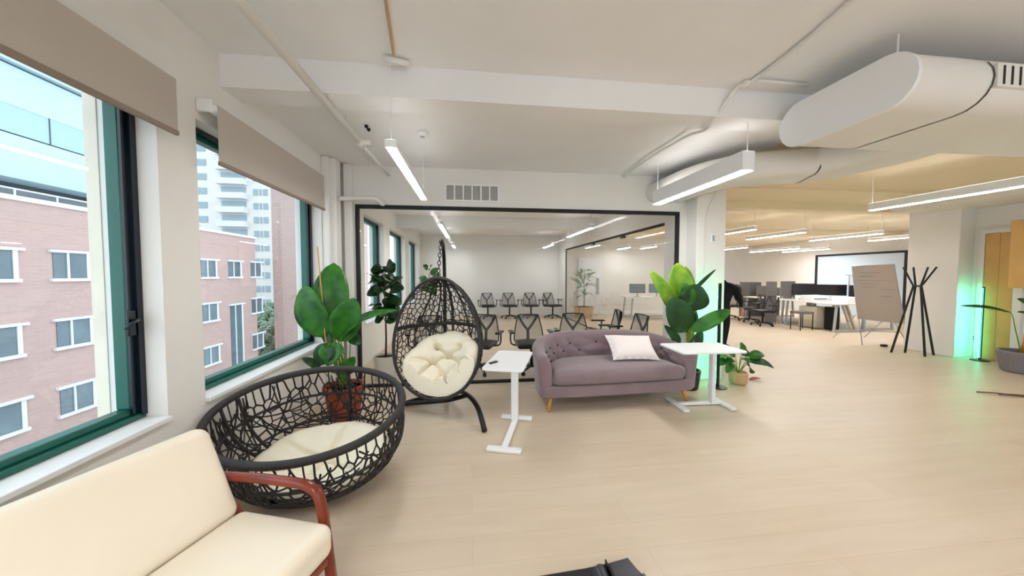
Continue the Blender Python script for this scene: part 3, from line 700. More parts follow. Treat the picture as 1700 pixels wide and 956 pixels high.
# hanging egg chair
nrm = Vector((-0.30, -0.94, 0.12)).normalized()
exv = Vector((0.94, -0.30, 0)); eyv = Vector((0, 0, 1))
n0 = exv.cross(eyv)     # check direction: must face the room
eg = Egg((-0.37, 3.62, 0.83), exv, Vector((0.03, 0.10, 1)), 0.475, 0.635, 0.50, taper=0.14, pz=0.8, pr=0.9)
ch = thing('hanging_egg_chair', 'dark wicker egg chair hanging upright from a chain before the glass partition', 'hanging chair', (eg.c.x, eg.c.y, 0.2))
wicker(eg, 470, 5, 0.0058, 0.1, ch)
strands(eg, 45, 8, 0.0052, ch)
egg_rim(eg, 0.018, ch)
for xx in (-0.62, -0.3, 0.0, 0.3, 0.62):
    yy = math.sqrt(max(0, 0.98 - xx * xx))
    egg_chord(eg, (xx * 0.25, 0.98), (xx, 0.0), 0.010 if xx else 0.016, ch); egg_chord(eg, (xx, 0.0), (xx * 0.4, -0.92), 0.010, ch)
egg_chord(eg, (-0.985, 0.12), (0.985, 0.12), 0.022, ch, flat=(0.5, 1))
hc, _ = egg_cushion(eg, 0.06, -0.53, 0.92, 0.58, 0.17, None, lobes=9, tufts=((0, 0.3), (-0.38, 0.05), (0.36, 0.1), (0, -0.35), (-0.3, 0.55), (0.3, 0.58)), base=0.015, creases=[((0, .3), (-.38, .05)), ((0, .3), (.36, .1)), ((-.38, .05), (0, -.35)), ((.36, .1), (0, -.35)), ((0, .3), (-.3, .55)), ((0, .3), (.3, .58)), ((-.38, .05), (-1, .1)), ((.36, .1), (1, .2)), ((0, -.35), (-.15, -1)), ((0, -.35), (.35, -.95)), ((-.3, .55), (-.5, .9)), ((.3, .58), (.45, .9)), ((-.38, .05), (-.7, -.7)), ((.36, .1), (.8, -.6))])
hc.name = 'tufted_cushion'; tag(hc, 'cream tufted cushion sitting in the hanging egg chair', 'cushion')
for tx, ty in ((0, 0.3), (-0.38, 0.05), (0.36, 0.1), (-0.3, 0.55), (0.3, 0.58)):
    MB().ball(eg.pt(0.06 + 0.92 * tx, -0.53 + 0.58 * ty, 0.105), 0.012, 8, 6).build('button', M_button, hc, smooth=True)
st = thing('egg_chair_stand', 'black curved steel stand holding the hanging egg chair', 'stand', (-0.3, 4.1, 0))
MB().tube(smoothpath([(-0.30, 4.20, 0.06), (-0.33, 4.38, 0.5), (-0.335, 4.42, 1.2), (-0.335, 4.36, 1.68), (-0.33, 4.12, 1.86), (-0.32, 3.86, 1.87), (-0.315, 3.72, 1.84)], 7), 0.022, 12).build('pole', M_black, st, world=True, smooth=True)
MB().tube(smoothpath([(-0.30, 4.20, 0.07), (-0.2, 4.0, 0.14), (-0.05, 3.72, 0.18), (0.06, 3.45, 0.14), (0.12, 3.17, 0.02)], 7), 0.026, 12).build('leg', M_black, st, world=True, smooth=True)
MB().tube(smoothpath([(-0.30, 4.20, 0.07), (-0.5, 4.06, 0.055), (-0.78, 3.94, 0.026)], 6), 0.026, 12).build('leg', M_black, st, world=True, smooth=True)
MB().tube(smoothpath([(-0.05, 3.72, 0.17), (-0.3, 3.78, 0.10), (-0.78, 3.93, 0.03)], 6), 0.024, 12).build('brace', M_black, st, world=True, smooth=True)
m = MB()
top = eg.pt(0, 0.995)
cN = 9
for k in range(cN):
    z0 = top.z + 0.01 + (1.83 - top.z) * k / cN; z1 = top.z + 0.01 + (1.83 - top.z) * (k + 1.25) / cN; c = Vector((top.x + (-0.315 - top.x) * k / cN, top.y + (3.72 - top.y) * k / cN, (z0 + z1) / 2)); hh = (z1 - z0) / 2
    L = []
    for j in range(12):
        a = 2 * PI * j / 12; dx = 0.017 * math.cos(a); L.append(c + Vector((dx if k % 2 else 0, 0 if k % 2 else dx, hh * math.sin(a))))
    m.tube(L, 0.0048, 5, closed=True)
tag(m.build('hanging_chain', M_black, smooth=True), 'black link chain between the stand arm and the egg chair', 'chain')

# ------------------------------------------------------------------ cream sofa, near left
def rbox(x0, x1, y0, y1, z0, z1, r=0.05, n=5, puff=0.0, puffax=2):
    """rounded box built as a superellipsoid-cornered shell"""
    m = MB(); hx, hy, hz = (x1 - x0) / 2, (y1 - y0) / 2, (z1 - z0) / 2; c = Vector(((x0 + x1) / 2, (y0 + y1) / 2, (z0 + z1) / 2))
    r = min(r, hx, hy, hz); 
    def corner(h):
        P = []
        for s in (-1, 1):
            for k in range(n + 1):
                a = (PI / 2) * (k / n); P.append(s * (h - r) + (s * r * math.sin(a) if s > 0 else -r * math.cos(a)))
        return P
    # sample the six faces on a cube grid and project to the rounded surface
    N = 14
    def proj(p):
        q = Vector((max(-hx + r, min(hx - r, p.x)), max(-hy + r, min(hy - r, p.y)), max(-hz + r, min(hz - r, p.z))))
        d = p - q
        if d.length > 1e-9: d = d.normalized() * r
        v = q + d
        if puff:
            f = 1.0
            ax = [a for a in (0, 1, 2) if a != puffax]; hs = (hx, hy, hz)
            for a in ax: f *= max(0, 1 - (v[a] / hs[a]) ** 2) ** 0.5 if abs(v[a]) < hs[a] else 0
            v[puffax] += (1 if v[puffax] > 0 else -1) * puff * f if abs(v[puffax]) > hs[puffax] * 0.4 else 0
        return v + c
    def lin_(h):
        e = [-h, -h + r * 0.3, -h + r * 0.7, -h + r] + [(-h + r) + (2 * h - 2 * r) * k / N for k in range(1, N)] + [h - r, h - r * 0.7, h - r * 0.3, h]
        return e
    X, Y, Z = lin_(hx), lin_(hy), lin_(hz)
    for s in (-1, 1):
        m.grid([[proj(Vector((x, y, s * hz))) for y in Y] for x in X])
        m.grid([[proj(Vector((x, s * hy, z))) for z in Z] for x in X])
        m.grid([[proj(Vector((s * hx, y, z))) for z in Z] for y in Y])
    return m
# local frame: +X along the sofa towards the viewer, +Y towards the back
sang = math.atan2(-0.95, -0.31)
cs = thing('cream_loveseat', 'cream leather loveseat with red brown wooden arm, nearest the windows', 'sofa', (-1.015, 1.64, 0.012), sang)
# at rz=sang local +X points along (-.31,-.95); local -Y ... check side: local +Y = (0.95,-0.31) -> that is the FRONT side
rbox(0.0, 1.36, -0.03, 0.455, 0.29, 0.43, 0.045, puff=0.008).build('seat_cushion', M_leather, cs, smooth=True)
bkm = rbox(0.0, 1.36, -0.06, 0.06, -0.02, 0.42, 0.055)
Mb = Matrix.Translation((0, -0.07, 0.40)) @ Matrix.Rotation(math.radians(24), 4, 'X')
bkm.v = [tuple(Mb @ Vector(p)) for p in bkm.v]
bkm.build('backrest', M_leather, cs, smooth=True)
MB().box(0.03, 1.33, 0.0, 0.44, 0.255, 0.29).build('seat_frame', M_cherry, cs, bevel=0.006)
for x in (-0.03, 1.39):
    path = smoothpath([(x, -0.26, 0.53), (x, 0.0, 0.548), (x, 0.23, 0.552), (x, 0.31, 0.54), (x, 0.355, 0.49), (x, 0.385, 0.30), (x, 0.42, -0.012)], 5)
    MB().tube(path, 0.026, 10, flat=(1.0, 0.75)).build('arm_and_front_leg', M_cherry, cs, smooth=True)
    MB().tube([(x, -0.02, 0.30), (x, -0.20, -0.012)], [0.022, 0.016], 8).tube([(x, -0.02, 0.28), (x, -0.23, 0.53)], 0.02, 8).build('rear_leg', M_cherry, cs, smooth=True)
    xr = min(max(x, 0.02), 1.34); MB().tube([(xr, -0.02, 0.272), (xr, 0.40, 0.272)], 0.014, 8).build('side_rail', M_cherry, cs, smooth=True)

# ------------------------------------------------------------------ mauve tufted sofa
sf = thing('tufted_sofa', 'mauve grey velvet curved sofa with tufted back and honey wood legs', 'sofa', (1.665, 3.62, 0), math.radians(2.5))
HW, DP = 0.925, 0.80          # half width, depth ; front at y=0 (local), back at y=DP
def upath(k, inset=0.0):     # k 0..1 around the U from left front to right front
    # superellipse half
    a = PI - PI * k
    hw, dp = HW - inset, DP - inset
    ca, sa = math.cos(a), math.sin(a)
    e = 0.62
    x = hw * (abs(ca) ** e) * (1 if ca >= 0 else -1); y = dp * (abs(sa) ** e)
    return Vector((x, y, 0))
NU = 96
def hgt(k):
    s = abs(2 * k - 1)       # 0 at centre back, 1 at arm fronts
    return 0.755 - 0.14 * s ** 2.2
def tuft(k, v):              # diamond buttoning over the inner surface
    U = k * 22; V = v * 4.0
    a = abs(math.sin(PI * (U + V) / 2)); b = abs(math.sin(PI * (U - V) / 2))
    return 0.03 * (min(a, b) ** 0.6)
rows = []
for i in range(NU + 1):
    k = i / NU; o_, inn = upath(k), upath(k, 0.13); H = hgt(k)
    d = (inn - o_); d.z = 0
    col = []
    flare = -d.normalized() * 0.035
    for v in range(7): col.append(o_ + flare * ((v / 6) ** 1.5) + Vector((0, 0, 0.17 + (H - 0.05 - 0.17) * v / 6)))
    for v in range(1, 8):
        a = PI * v / 8; mid = (o_ + inn) / 2 + flare * 0.8; hw_ = (inn - o_).length / 2
        col.append(mid - d.normalized() * hw_ * math.cos(a) + Vector((0, 0, H - 0.05 + 0.05 * math.sin(a))))
    for v in range(17):
        t = v / 16; bulge = tuft(k, t) if 0.03 < k < 0.97 else 0.01
        col.append(inn + flare * (1 - t) * 0.8 + d.normalized() * (bulge * math.sin(PI * min(1, t * 1.1 + 0.05)) if t < 0.9 else 0.0) + Vector((0, 0, H - 0.05 - (H - 0.05 - 0.33) * t)))
    rows.append(col)
m = MB(); m.grid(rows)
for r_, rev in ((rows[0], 0), (rows[-1], 1)):      # rounded arm fronts
    n = len(r_); cen = sum((Vector(p) for p in r_), Vector()) / n
    ringp = [Vector(p) for p in r_] + [Vector((r_[-1].x, r_[-1].y, 0.17))]
    A = [ringp, [p + Vector((0, -0.025, 0)) for p in [cen.lerp(q, 0.93) for q in ringp]], [cen.lerp(q, 0.5) + Vector((0, -0.035, 0)) for q in ringp], [cen + Vector((0, -0.035, 0)) for q in ringp]]
    m.grid(A, closed_v=True)
m.build('curved_back', M_velvet, sf, smooth=True)
# base apron: rounded front
poly = []
for i in range(NU + 1): p = upath(i / NU, 0.01); poly.append((p.x, p.y))
fr_ = [(HW * 0.985, -0.015), (HW * 0.93, -0.05), (HW * 0.6, -0.065), (0, -0.07), (-HW * 0.6, -0.065), (-HW * 0.93, -0.05), (-HW * 0.985, -0.015)]
m = MB(); m.prism(poly + fr_, 0.16, 0.285); m.build('base', M_velvet, sf, bevel=0.02, seg=3)
sc_ = []
for i in range(NU + 1): p = upath(i / NU, 0.155); sc_.append(Vector((p.x, p.y, 0)))
fq = [Vector((0.80, -0.02, 0)), Vector((0.73, -0.07, 0)), Vector((0.45, -0.085, 0)), Vector((0, -0.09, 0)), Vector((-0.45, -0.085, 0)), Vector((-0.73, -0.07, 0)), Vector((-0.80, -0.02, 0))]
out = sc_ + fq; cen = Vector((0, 0.28, 0)); rows = []
for t, z in ((0.0, 0.30), (0.9, 0.298), (0.975, 0.305), (1.0, 0.335), (1.0, 0.39), (0.985, 0.42), (0.94, 0.442), (0.8, 0.455), (0.5, 0.465), (0.0, 0.468)):
    rows.append([cen.lerp(q, t) + Vector((0, 0, z)) for q in out])
m = MB(); m.grid(rows, closed_v=True); m.build('seat_cushion', M_velvet, sf, smooth=True)
for i in range(1, 22, 1):
    k = i / 22
    for t in ((0.25, 0.75) if i % 2 else (0.5,)):
        if k < 0.1 or k > 0.9: continue
        o_, inn = upath(k), upath(k, 0.13); d = (inn - o_).normalized(); H = hgt(k)
        p = inn - d * 0.028 * (1 - t) + d * 0.014 + Vector((0, 0, H - 0.05 - (H - 0.38) * t))
        MB().ball(p, 0.014, 8, 6).build('button', M_velvet_btn, sf, smooth=True)
for x, y in ((-0.80, 0.03), (0.80, 0.03), (-0.70, 0.62), (0.70, 0.62)):
    s = 1 if x > 0 else -1
    MB().tube([(x, y, 0.18), (x + s * 0.035, y - (0.03 if y < 0.3 else -0.03), 0.0)], [0.028, 0.016], 12).build('leg', M_honey, sf, smooth=True)
# pillow
m = MB(); N = 18; A, B = [], []
for i in range(N + 1):
    ra, rb = [], []
    for j in range(N + 1):
        u, v = -1 + 2 * i / N, -1 + 2 * j / N
        e = (max(0, 1 - u ** 4) * max(0, 1 - v ** 4)) ** 0.5
        x = 0.295 * u * (1 - 0.07 * (1 - v * v)); z = 0.19 * v * (1 - 0.09 * (1 - u * u))
        th = 0.065 * e + 0.003 * noise.noise(Vector((u * 3, v * 3, 1)))
        ra.append((x, -th, z)); rb.append((x, th, z))
    A.append(ra); B.append(rb)
m.grid(A); m.grid(B)
Mp = Matrix.Translation((1.95, 3.93, 0.605)) @ Matrix.Rotation(math.radians(2), 4, 'Y') @ Matrix.Rotation(math.radians(-50), 4, 'X')
m.v = [tuple(Mp @ Vector(p)) for p in m.v]
tag(m.build('throw_pillow', M_pillow, smooth=True), 'white rectangular pillow leaning on the mauve sofa back', 'pillow')

# ------------------------------------------------------------------ white side tables
def rrect(hx, hy, r, n=5):
    P = []
    for cx, cy, a0 in ((hx - r, hy - r, 0), (-hx + r, hy - r, PI / 2), (-hx + r, -hy + r, PI), (hx - r, -hy + r, 1.5 * PI)):
        for k in range(n + 1): a = a0 + PI / 2 * k / n; P.append((cx + r * math.cos(a), cy + r * math.sin(a)))
    return P
def side_table(label, loc, rz, hx, hy, top_off, feet, bar, post, tilt=0):
    t = thing('side_table', label, 'side table', loc, rz, 'white laptop side tables by the sofa')
    MB().prism(rrect(hx, hy, 0.04), 0.705, 0.725, Matrix.Translation((top_off[0], top_off[1], 0))).build('table_top', M_white, t, bevel=0.004)
    MB().box(post[0] - 0.035, post[0] + 0.035, post[1] - 0.022, post[1] + 0.022, 0.03, 0.69).build('post', M_white, t, bevel=0.006)
    MB().box(post[0] - 0.07, post[0] + 0.07, post[1] - 0.05, post[1] + 0.05, 0.688, 0.7045).build('bracket', M_white, t, bevel=0.003)
    MB().box(bar[0] - 0.028, bar[0] + 0.028, bar[1], bar[2], 0.008, 0.035).build('crossbar', M_white, t, bevel=0.004)
    for y, hl in feet: MB().box(-hl + bar[0], hl + bar[0], y - 0.035, y + 0.035, 0.0, 0.03).build('foot', M_white, t, bevel=0.008)
    return t
t1 = side_table('white side table with small black remote between the hanging chair and the sofa', (0.345, 3.06, 0), math.radians(-17), 0.175, 0.345, (0.0, 0.0), ((-0.26, 0.15), (0.40, 0.16)), (0.0, -0.26, 0.40), (0.0, 0.29))
t2 = side_table('white side table standing at the right end of the mauve sofa', (2.60, 3.60, 0), math.radians(88), 0.235, 0.345, (-0.285, 0.165), ((-0.27, 0.20), (0.27, 0.20)), (-0.03, -0.27, 0.27), (-0.055, -0.13))
rm = MB().box(-0.015, 0.015, -0.045, 0.045, 0, 0.012).build('remote_control', M_black, bevel=0.003); rm.location = (0.19, 2.94, 0.7252); rm.rotation_euler = (0, 0, math.radians(-45)); tag(rm, 'small black remote lying on the white side table', 'remote control')

# ------------------------------------------------------------------ plants
def leaf(base, tip, width, nrm, mtl, parent, sag=0.12, stem_from=None, sr=0.007, fold=0.18, shape=0.75, name='leaf', smat=None, tear=0):
    base, tip, nrm = Vector(base), Vector(tip), Vector(nrm).normalized()
    ax = tip - base; L = ax.length; d = ax.normalized(); side = d.cross(nrm).normalized(); up = side.cross(d).normalized()
    rows = []; N = 14; Mx = 7
    for i in range(N + 1):
        t = i / N; c = base + ax * t + up * sag * L * 4 * t * (1 - t)
        w = width / 2 * max(0.02, (math.sin(PI * min(1, t ** shape)) ** 0.58)) if 0 < i < N else width * 0.012
        row = []
        for j in range(Mx):
            s = -1 + 2 * j / (Mx - 1)
            row.append(c + side * w * s + up * (abs(s) ** 1.3 * w * fold + 0.04 * w * math.sin(9 * t + 3 * s)))
        rows.append(row)
    o = MB().grid(rows).build(name, mtl, parent, smooth=True, world=True, fix=False)
    sd = o.modifiers.new('solid', 'SOLIDIFY'); sd.thickness = 0.0012
    if stem_from is not None:
        sfm = Vector(stem_from); mid = sfm.lerp(base, 0.55) + Vector((0, 0, 0.04 * (base - sfm).length))
        MB().tube(smoothpath([sfm, mid, base, base + d * L * 0.3 + up * sag * L * 0.6], 5), [sr * 1.2 - sr * 0.9 * k / 15 for k in range(16)], 6).build('leaf_stem', smat or M_stem, parent, smooth=True, world=True)
    return o
def pot(parent, prof, mtl, loc, soilz, soilr, n=28):
    m = MB().lathe(prof, n); m.v = [(p[0] + loc[0], p[1] + loc[1], p[2] + loc[2]) for p in m.v]
    m.build('pot', mtl, parent, smooth=False, world=True, bevel=0)
    m = MB().lathe([(0.0, soilz - 0.01), (soilr, soilz - 0.01), (soilr, soilz), (0.0, soilz)], n); m.v = [(p[0] + loc[0], p[1] + loc[1], p[2] + loc[2]) for p in m.v]
    m.build('soil', M_soil, parent, world=True)

# plant by the window, behind the basket
X0, Y0 = -1.33, 3.72
def q(px, py, dy=0.0, s=160.0, x0=X0, y0=Y0, pc=568, sx=168.0): return (x0 + (px - pc) / sx, y0 + dy, 1.5 - (py - 456) / s)
p1 = thing('potted_plant', 'big leaf green plant in terracotta pot by the window corner', 'plant', (X0, Y0, 0))
pot(p1, [(0.13, 0), (0.15, 0.02), (0.19, 0.30), (0.205, 0.30), (0.205, 0.34), (0.18, 0.34), (0.17, 0.31)], M_terracotta, (X0, Y0, 0), 0.31, 0.172)
S = (X0, Y0, 0.31)
def S_(dx, dy=0): return (X0 + dx, Y0 + dy, 0.31)
leaf(q(549, 545, -.02), q(552, 437, 0.05), 0.36, (0.1, -1, 0.1), M_leaf, p1, 0.04, S_(0.02), 0.010, shape=0.9)
leaf(q(542, 560, -.05), q(511, 474, -0.06), 0.33, (-0.25, -1, 0.25), M_leaf, p1, 0.08, S_(-0.03), 0.010, shape=0.9)
leaf(q(566, 566, -.08), q(596, 494, -0.14), 0.30, (0.25, -1, 0.3), M_leaf, p1, 0.06, S_(0.04), 0.009, shape=0.9)
leaf(q(540, 545, 0.06), q(506, 526, 0.03), 0.16, (0, -0.7, 0.7), M_leaf_dark, p1, 0.1, S_(-0.02), 0.007)
leaf(q(571, 560, -.1), q(664, 517, -0.05), 0.13, (0, -0.5, 0.9), M_leaf, p1, 0.16, S_(0.05), 0.008)
leaf(q(555, 568, -.14), q(540, 600, -.2), 0.2, (0, -1, 0.4), M_leaf_dark, p1, 0.05, S_(0.0, -0.04), 0.007)
leaf(q(562, 566, -.12), q(556, 600, -.22), 0.24, (0, -1, 0.5), M_leaf, p1, 0.06, S_(0.01, -0.05), 0.007)
leaf(q(568, 624, -.12), q(597, 588, -.18), 0.15, (0.3, -1, 0.4), M_leaf, p1, 0.06, S_(0.05, -0.05), 0.006)
leaf(q(535, 610, -.1), q(508, 590, -.12), 0.09, (0, -0.6, 0.8), M_leaf_dark, p1, 0.15, S_(-0.06), 0.006)
leaf(q(578, 560, 0.05), q(596, 575, 0.0), 0.12, (0.2, -1, 0.3), M_leaf_dark, p1, 0.1, S_(0.03, 0.04), 0.006)
leaf(q(548, 555, 0.05), q(528, 570, 0.1), 0.2, (0, -1, 0.3), M_leaf_dark, p1, 0.1, S_(0.0, 0.05), 0.007)
leaf(q(562, 560, -.05), q(584, 530, -.06), 0.16, (0.3, -1, 0.3), M_leaf_dark, p1, 0.1, S_(0.03, -0.02), 0.007)
MB().tube([(X0 - 0.11, Y0 - 0.08, 0.30), q(536, 412, -0.1)], 0.006, 6).build('bamboo_stake', M_honey, p1, world=True)

# banana-like plant beside the column
X0, Y0 = 2.83, 4.12
def q2(px, py, dy=0.0): return q(px, py, dy, 128.0, X0, Y0, 1150, 119.0)
p2 = thing('potted_plant', 'tall lime and green banana leaf plant behind the right end of the sofa', 'plant', (X0, Y0, 0))
pot(p2, [(0.11, 0), (0.12, 0.01), (0.15, 0.22), (0.15, 0.25), (0.13, 0.25), (0.13, 0.22)], M_black, (X0, Y0, 0), 0.23, 0.132)
MB().tube([(X0, Y0, 0.22), (X0 + 0.03, Y0, 0.55), (X0 + 0.01, Y0, 0.9), (X0 + 0.0, Y0, 1.05)], [0.07, 0.055, 0.04, 0.03], 12).build('trunk', M_stem, p2, smooth=True, world=True)
T = (X0, Y0, 0.85)
leaf(q2(1137, 520, 0.02), q2(1134, 437, 0.08), 0.34, (-0.1, -1, 0.15), M_leaf_lime, p2, 0.03, T, 0.012, shape=0.9)
leaf(q2(1141, 520, 0.06), q2(1152, 443, 0.12), 0.32, (0.2, -1, 0.1), M_leaf_lime, p2, 0.03, T, 0.012, shape=0.9)
leaf(q2(1126, 520, -0.02), q2(1080, 450, -0.05), 0.2, (-0.3, -0.9, 0.5), M_leaf_lime, p2, 0.07, T, 0.012)
leaf(q2(1138, 512, -.1), q2(1150, 472, -.16), 0.42, (0.1, -1, 0.2), M_leaf_dark, p2, 0.04, T, 0.011)
leaf(q2(1138, 508, -.12), q2(1128, 470, -.14), 0.22, (-0.1, -1, 0.2), M_leaf, p2, 0.04, T, 0.011)
leaf(q2(1134, 550, -.12), q2(1102, 492, -.2), 0.34, (-0.4, -1, 0.4), M_leaf_dark, p2, 0.08, (X0, Y0 - 0.02, 0.7), 0.010, shape=0.95)
leaf(q2(1142, 548, -.14), q2(1200, 514, -.2), 0.18, (0.2, -0.9, 0.6), M_leaf, p2, 0.13, (X0, Y0 - 0.02, 0.7), 0.010)
leaf(q2(1128, 572, -.08), q2(1100, 538, -.12), 0.12, (-0.3, -1, 0.4), M_leaf_dark, p2, 0.1, (X0, Y0, 0.6), 0.008)
leaf(q2(1146, 556, 0.0), q2(1160, 508, 0.06), 0.2, (0.3, -1, 0.3), M_leaf_dark, p2, 0.08, (X0 + 0.03, Y0, 0.65), 0.009)
leaf(q2(1146, 585, -.02), q2(1172, 550, 0), 0.18, (0.3, -1, 0.3), M_leaf_dark, p2, 0.08, (X0 + 0.03, Y0, 0.5), 0.009)
leaf(q2(1160, 484, 0.05), q2(1203, 447, 0.1), 0.05, (0.5, -0.5, 0.6), M_leaf_dark, p2, -0.08, T, 0.008, fold=0.5)
leaf(q2(1160, 518, 0.0), q2(1186, 490, 0.05), 0.04, (0.5, -0.5, 0.6), M_leaf_dark, p2, -0.06, T, 0.007, fold=0.5)

# low plant beside the column
X0, Y0 = 3.62, 4.20
def q3(px, py, dy=0.0): return q(px, py, dy, 122.0, X0, Y0, 1222, 111.0)
p3 = thing('potted_plant', 'low broad leaf green plant in small tan pot by the column foot', 'plant', (X0, Y0, 0))
pot(p3, [(0.08, 0), (0.11, 0.03), (0.115, 0.15), (0.105, 0.17), (0.095, 0.15)], M_pot_tan, (X0, Y0, 0), 0.14, 0.098)
S = (X0, Y0, 0.14); rnd = random.Random(3)
for px, py, w_, m_ in ((1222, 568, .12, M_leaf), (1262, 590, .13, M_leaf), (1268, 610, .13, M_leaf_dark), (1244, 622, .15, M_leaf), (1258, 606, .14, M_leaf_dark), (1186, 590, .12, M_leaf), (1178, 606, .12, M_leaf_dark), (1192, 616, .11, M_leaf), (1205, 585, .13, M_leaf), (1236, 582, .13, M_leaf_dark), (1230, 600, .13, M_leaf), (1200, 600, .12, M_leaf)):
    b = q3(1220 + (px - 1220) * 0.35, 600 + (py - 600) * 0.35 - 3, rnd.uniform(-.08, .02)); tp = q3(px, py, rnd.uniform(-.14, .06))
    leaf(b, tp, w_, (0.2 * (1 if px > 1220 else -1), -0.7, 0.8), m_, p3, 0.14, S, 0.005)
dl = leaf((3.86, 4.28, 0.015), (4.08, 4.32, 0.02), 0.07, (0, -0.2, 1), M_terracotta, None, 0.06, None)
dl.name = 'dry_leaf'; tag(dl, 'curled dry brown leaf on the floor beside the low plant', 'dry leaf')

# plants inside the meeting room
def bushy(name, label, loc, h, ph, pr, n, ls, crown_r, mtl, trunk_h, seed, potm, flat=0.8):
    t = thing(name, label, 'plant', loc); rnd = random.Random(seed)
    X, Y, Z = loc
    pot(t, [(pr * 0.8, 0), (pr * 0.85, 0.01), (pr, ph), (pr * 0.93, ph), (pr * 0.93, ph - 0.04)], potm, (X, Y, Z), ph - 0.03, pr * 0.94)
    MB().tube([(X, Y, Z + ph - 0.05), (X + 0.01, Y, Z + (ph + trunk_h) / 2), (X, Y, Z + h - 0.15)], [0.016, 0.013, 0.008], 8).build('trunk', M_trunk, t, smooth=True, world=True)
    for i in range(n):
        z = Z + trunk_h + (h - trunk_h) * rnd.random(); a = rnd.uniform(0, 2 * PI); el = rnd.uniform(-0.5, 0.7)
        k = crown_r * (0.5 + 0.5 * math.sin(PI * min(1, max(0.05, (z - Z - trunk_h) / (h - trunk_h)))))
        b = Vector((X + 0.25 * k * math.cos(a), Y + 0.25 * k * math.sin(a), z)); e = Vector((X + k * math.cos(a), Y + k * math.sin(a), z + k * el))
        leaf(b, e, ls, (rnd.uniform(-.7, .7), rnd.uniform(-1.2, .1), 0.7), mtl, t, 0.12, (X, Y, z - 0.03), 0.004, smat=M_trunk)
    return t
bushy('potted_tree', 'fiddle leaf tree in white pot just inside the glass partition', (-1.22, 5.02, 0), 1.62, 0.34, 0.17, 44, 0.19, 0.27, M_leaf_dark, 0.85, 2, M_pot_white)
bushy('potted_tree', 'small bushy plant at the far meeting room window corner', (-1.3, 10.9, 0), 1.7, 0.4, 0.2, 22, 0.2, 0.4, M_leaf, 0.9, 4, M_pot_white)
bushy('potted_palm', 'pale green palm plant beyond the side glass wall', (3.85, 11.3, 0), 1.65, 0.38, 0.34, 34, 0.09, 0.5, leaf_mat('pale_palm_leaf', (120, 150, 110), (150, 175, 130)), 0.75, 6, M_pot_tan)

# right-hand planter at the frame edge
X0, Y0 = 8.36, 4.16
p5 = thing('potted_plant', 'large leaf plant in grey ribbed planter at the right edge', 'plant', (X0, Y0, 0))
m = MB(); rows = []
for r_, z in ((0.0, 0.0), (0.19, 0.0), (0.21, 0.02), (0.26, 0.30), (0.255, 0.33), (0.235, 0.33), (0.225, 0.28), (0.0, 0.28)):
    rows.append([(X0 + (r_ * (1 + (0.03 * abs(math.sin(8 * a_)) if 0.01 < z < 0.31 and r_ > .2 else 0))) * math.cos(a_), Y0 + (r_ * (1 + (0.03 * abs(math.sin(8 * a_)) if 0.01 < z < 0.31 and r_ > .2 else 0))) * math.sin(a_), z) for a_ in [2 * PI * k / 96 for k in range(96)]])
m.grid(rows, closed_v=True); m.build('pot', M_pot_grey, p5, world=True)
m = MB().lathe([(0, 0.27), (0.22, 0.27), (0.22, 0.285), (0, 0.285)], 20); m.v = [(p[0] + X0, p[1] + Y0, p[2]) for p in m.v]; m.build('soil', M_soil, p5, world=True)
MB().tube([(X0 + 0.0, Y0, 0.26), (X0 + 0.05, Y0, 0.6), (X0 + 0.1, Y0, 0.95)], [0.05, 0.045, 0.035], 10).build('trunk', M_honey, p5, smooth=True, world=True)
leaf((X0 + 0.02, Y0 - 0.06, 0.9), (X0 - 0.22, Y0 + 0.0, 1.13), 0.20, (-0.3, -0.7, 0.8), M_leaf_dark, p5, 0.10, (X0 + 0.05, Y0, 0.7), 0.010)
leaf((X0 + 0.10, Y0 - 0.05, 0.82), (X0 - 0.10, Y0 - 0.1, 0.92), 0.16, (-0.3, -0.7, 0.8), M_leaf_dark, p5, 0.12, (X0 + 0.05, Y0, 0.6), 0.009)
leaf((X0 - 0.28, Y0 + 0.02, 0.92), (X0 - 0.72, Y0 + 0.3, 1.0), 0.13, (0, -0.5, 1), M_leaf_dark, p5, 0.05, (X0 - 0.08, Y0, 0.3), 0.008)
leaf((X0 - 0.24, Y0 - 0.02, 0.93), (X0 + 0.02, Y0 - 0.2, 0.86), 0.10, (0, -0.5, 1), M_leaf_dark, p5, 0.05, None, 0.008)
leaf((X0 + 0.02, Y0 - 0.1, 0.38), (X0 + 0.06, Y0 - 0.18, 0.8), 0.10, (0, -1, 0), M_leaf_lime, p5, 0.05, (X0, Y0 - 0.05, 0.28), 0.010)

# ------------------------------------------------------------------ light bars (green corner lamps)
M_led_side = mat('led_side_glow', (60, 220, 190), 0.4, emit=(0.05, 0.75, 0.5), es=0.8)
def light_bar(label, loc, face, h, lit=True):
    t = thing('led_corner_lamp', label, 'floor lamp', loc, 0, 'green led corner lamps')
    f = Vector(face).normalized(); a = math.atan2(f.y, f.x); R = Matrix.Rotation(a, 4, 'Z')
    MB().box(-0.014, 0.014, -0.014, 0.014, 0.02, h, R).build('pole', M_black, t)
    MB().box(0.0145, 0.019, -0.009, 0.009, 0.05, h - 0.02, R).build('light_strip', M_led, t)
    MB().box(-0.006, 0.0142, -0.0165, -0.0142, 0.05, h - 0.02, R).box(-0.006, 0.0142, 0.0142, 0.0165, 0.05, h - 0.02, R).build('side_diffuser', M_led_side, t) if lit else None
    MB().lathe([(0.0, 0.0), (0.11, 0.0), (0.11, 0.012), (0.02, 0.022), (0.0, 0.022)], 20).build('base', M_black, t, smooth=False)
    return t
light_bar('green glowing corner lamp standing before the white column', (3.24, 4.10, 0), (-0.15, 1, 0), 1.38, lit=False)
light_bar('green glowing corner lamp beside the golden wood door', (8.76, 4.84, 0), (-0.25, 1, 0), 1.28)
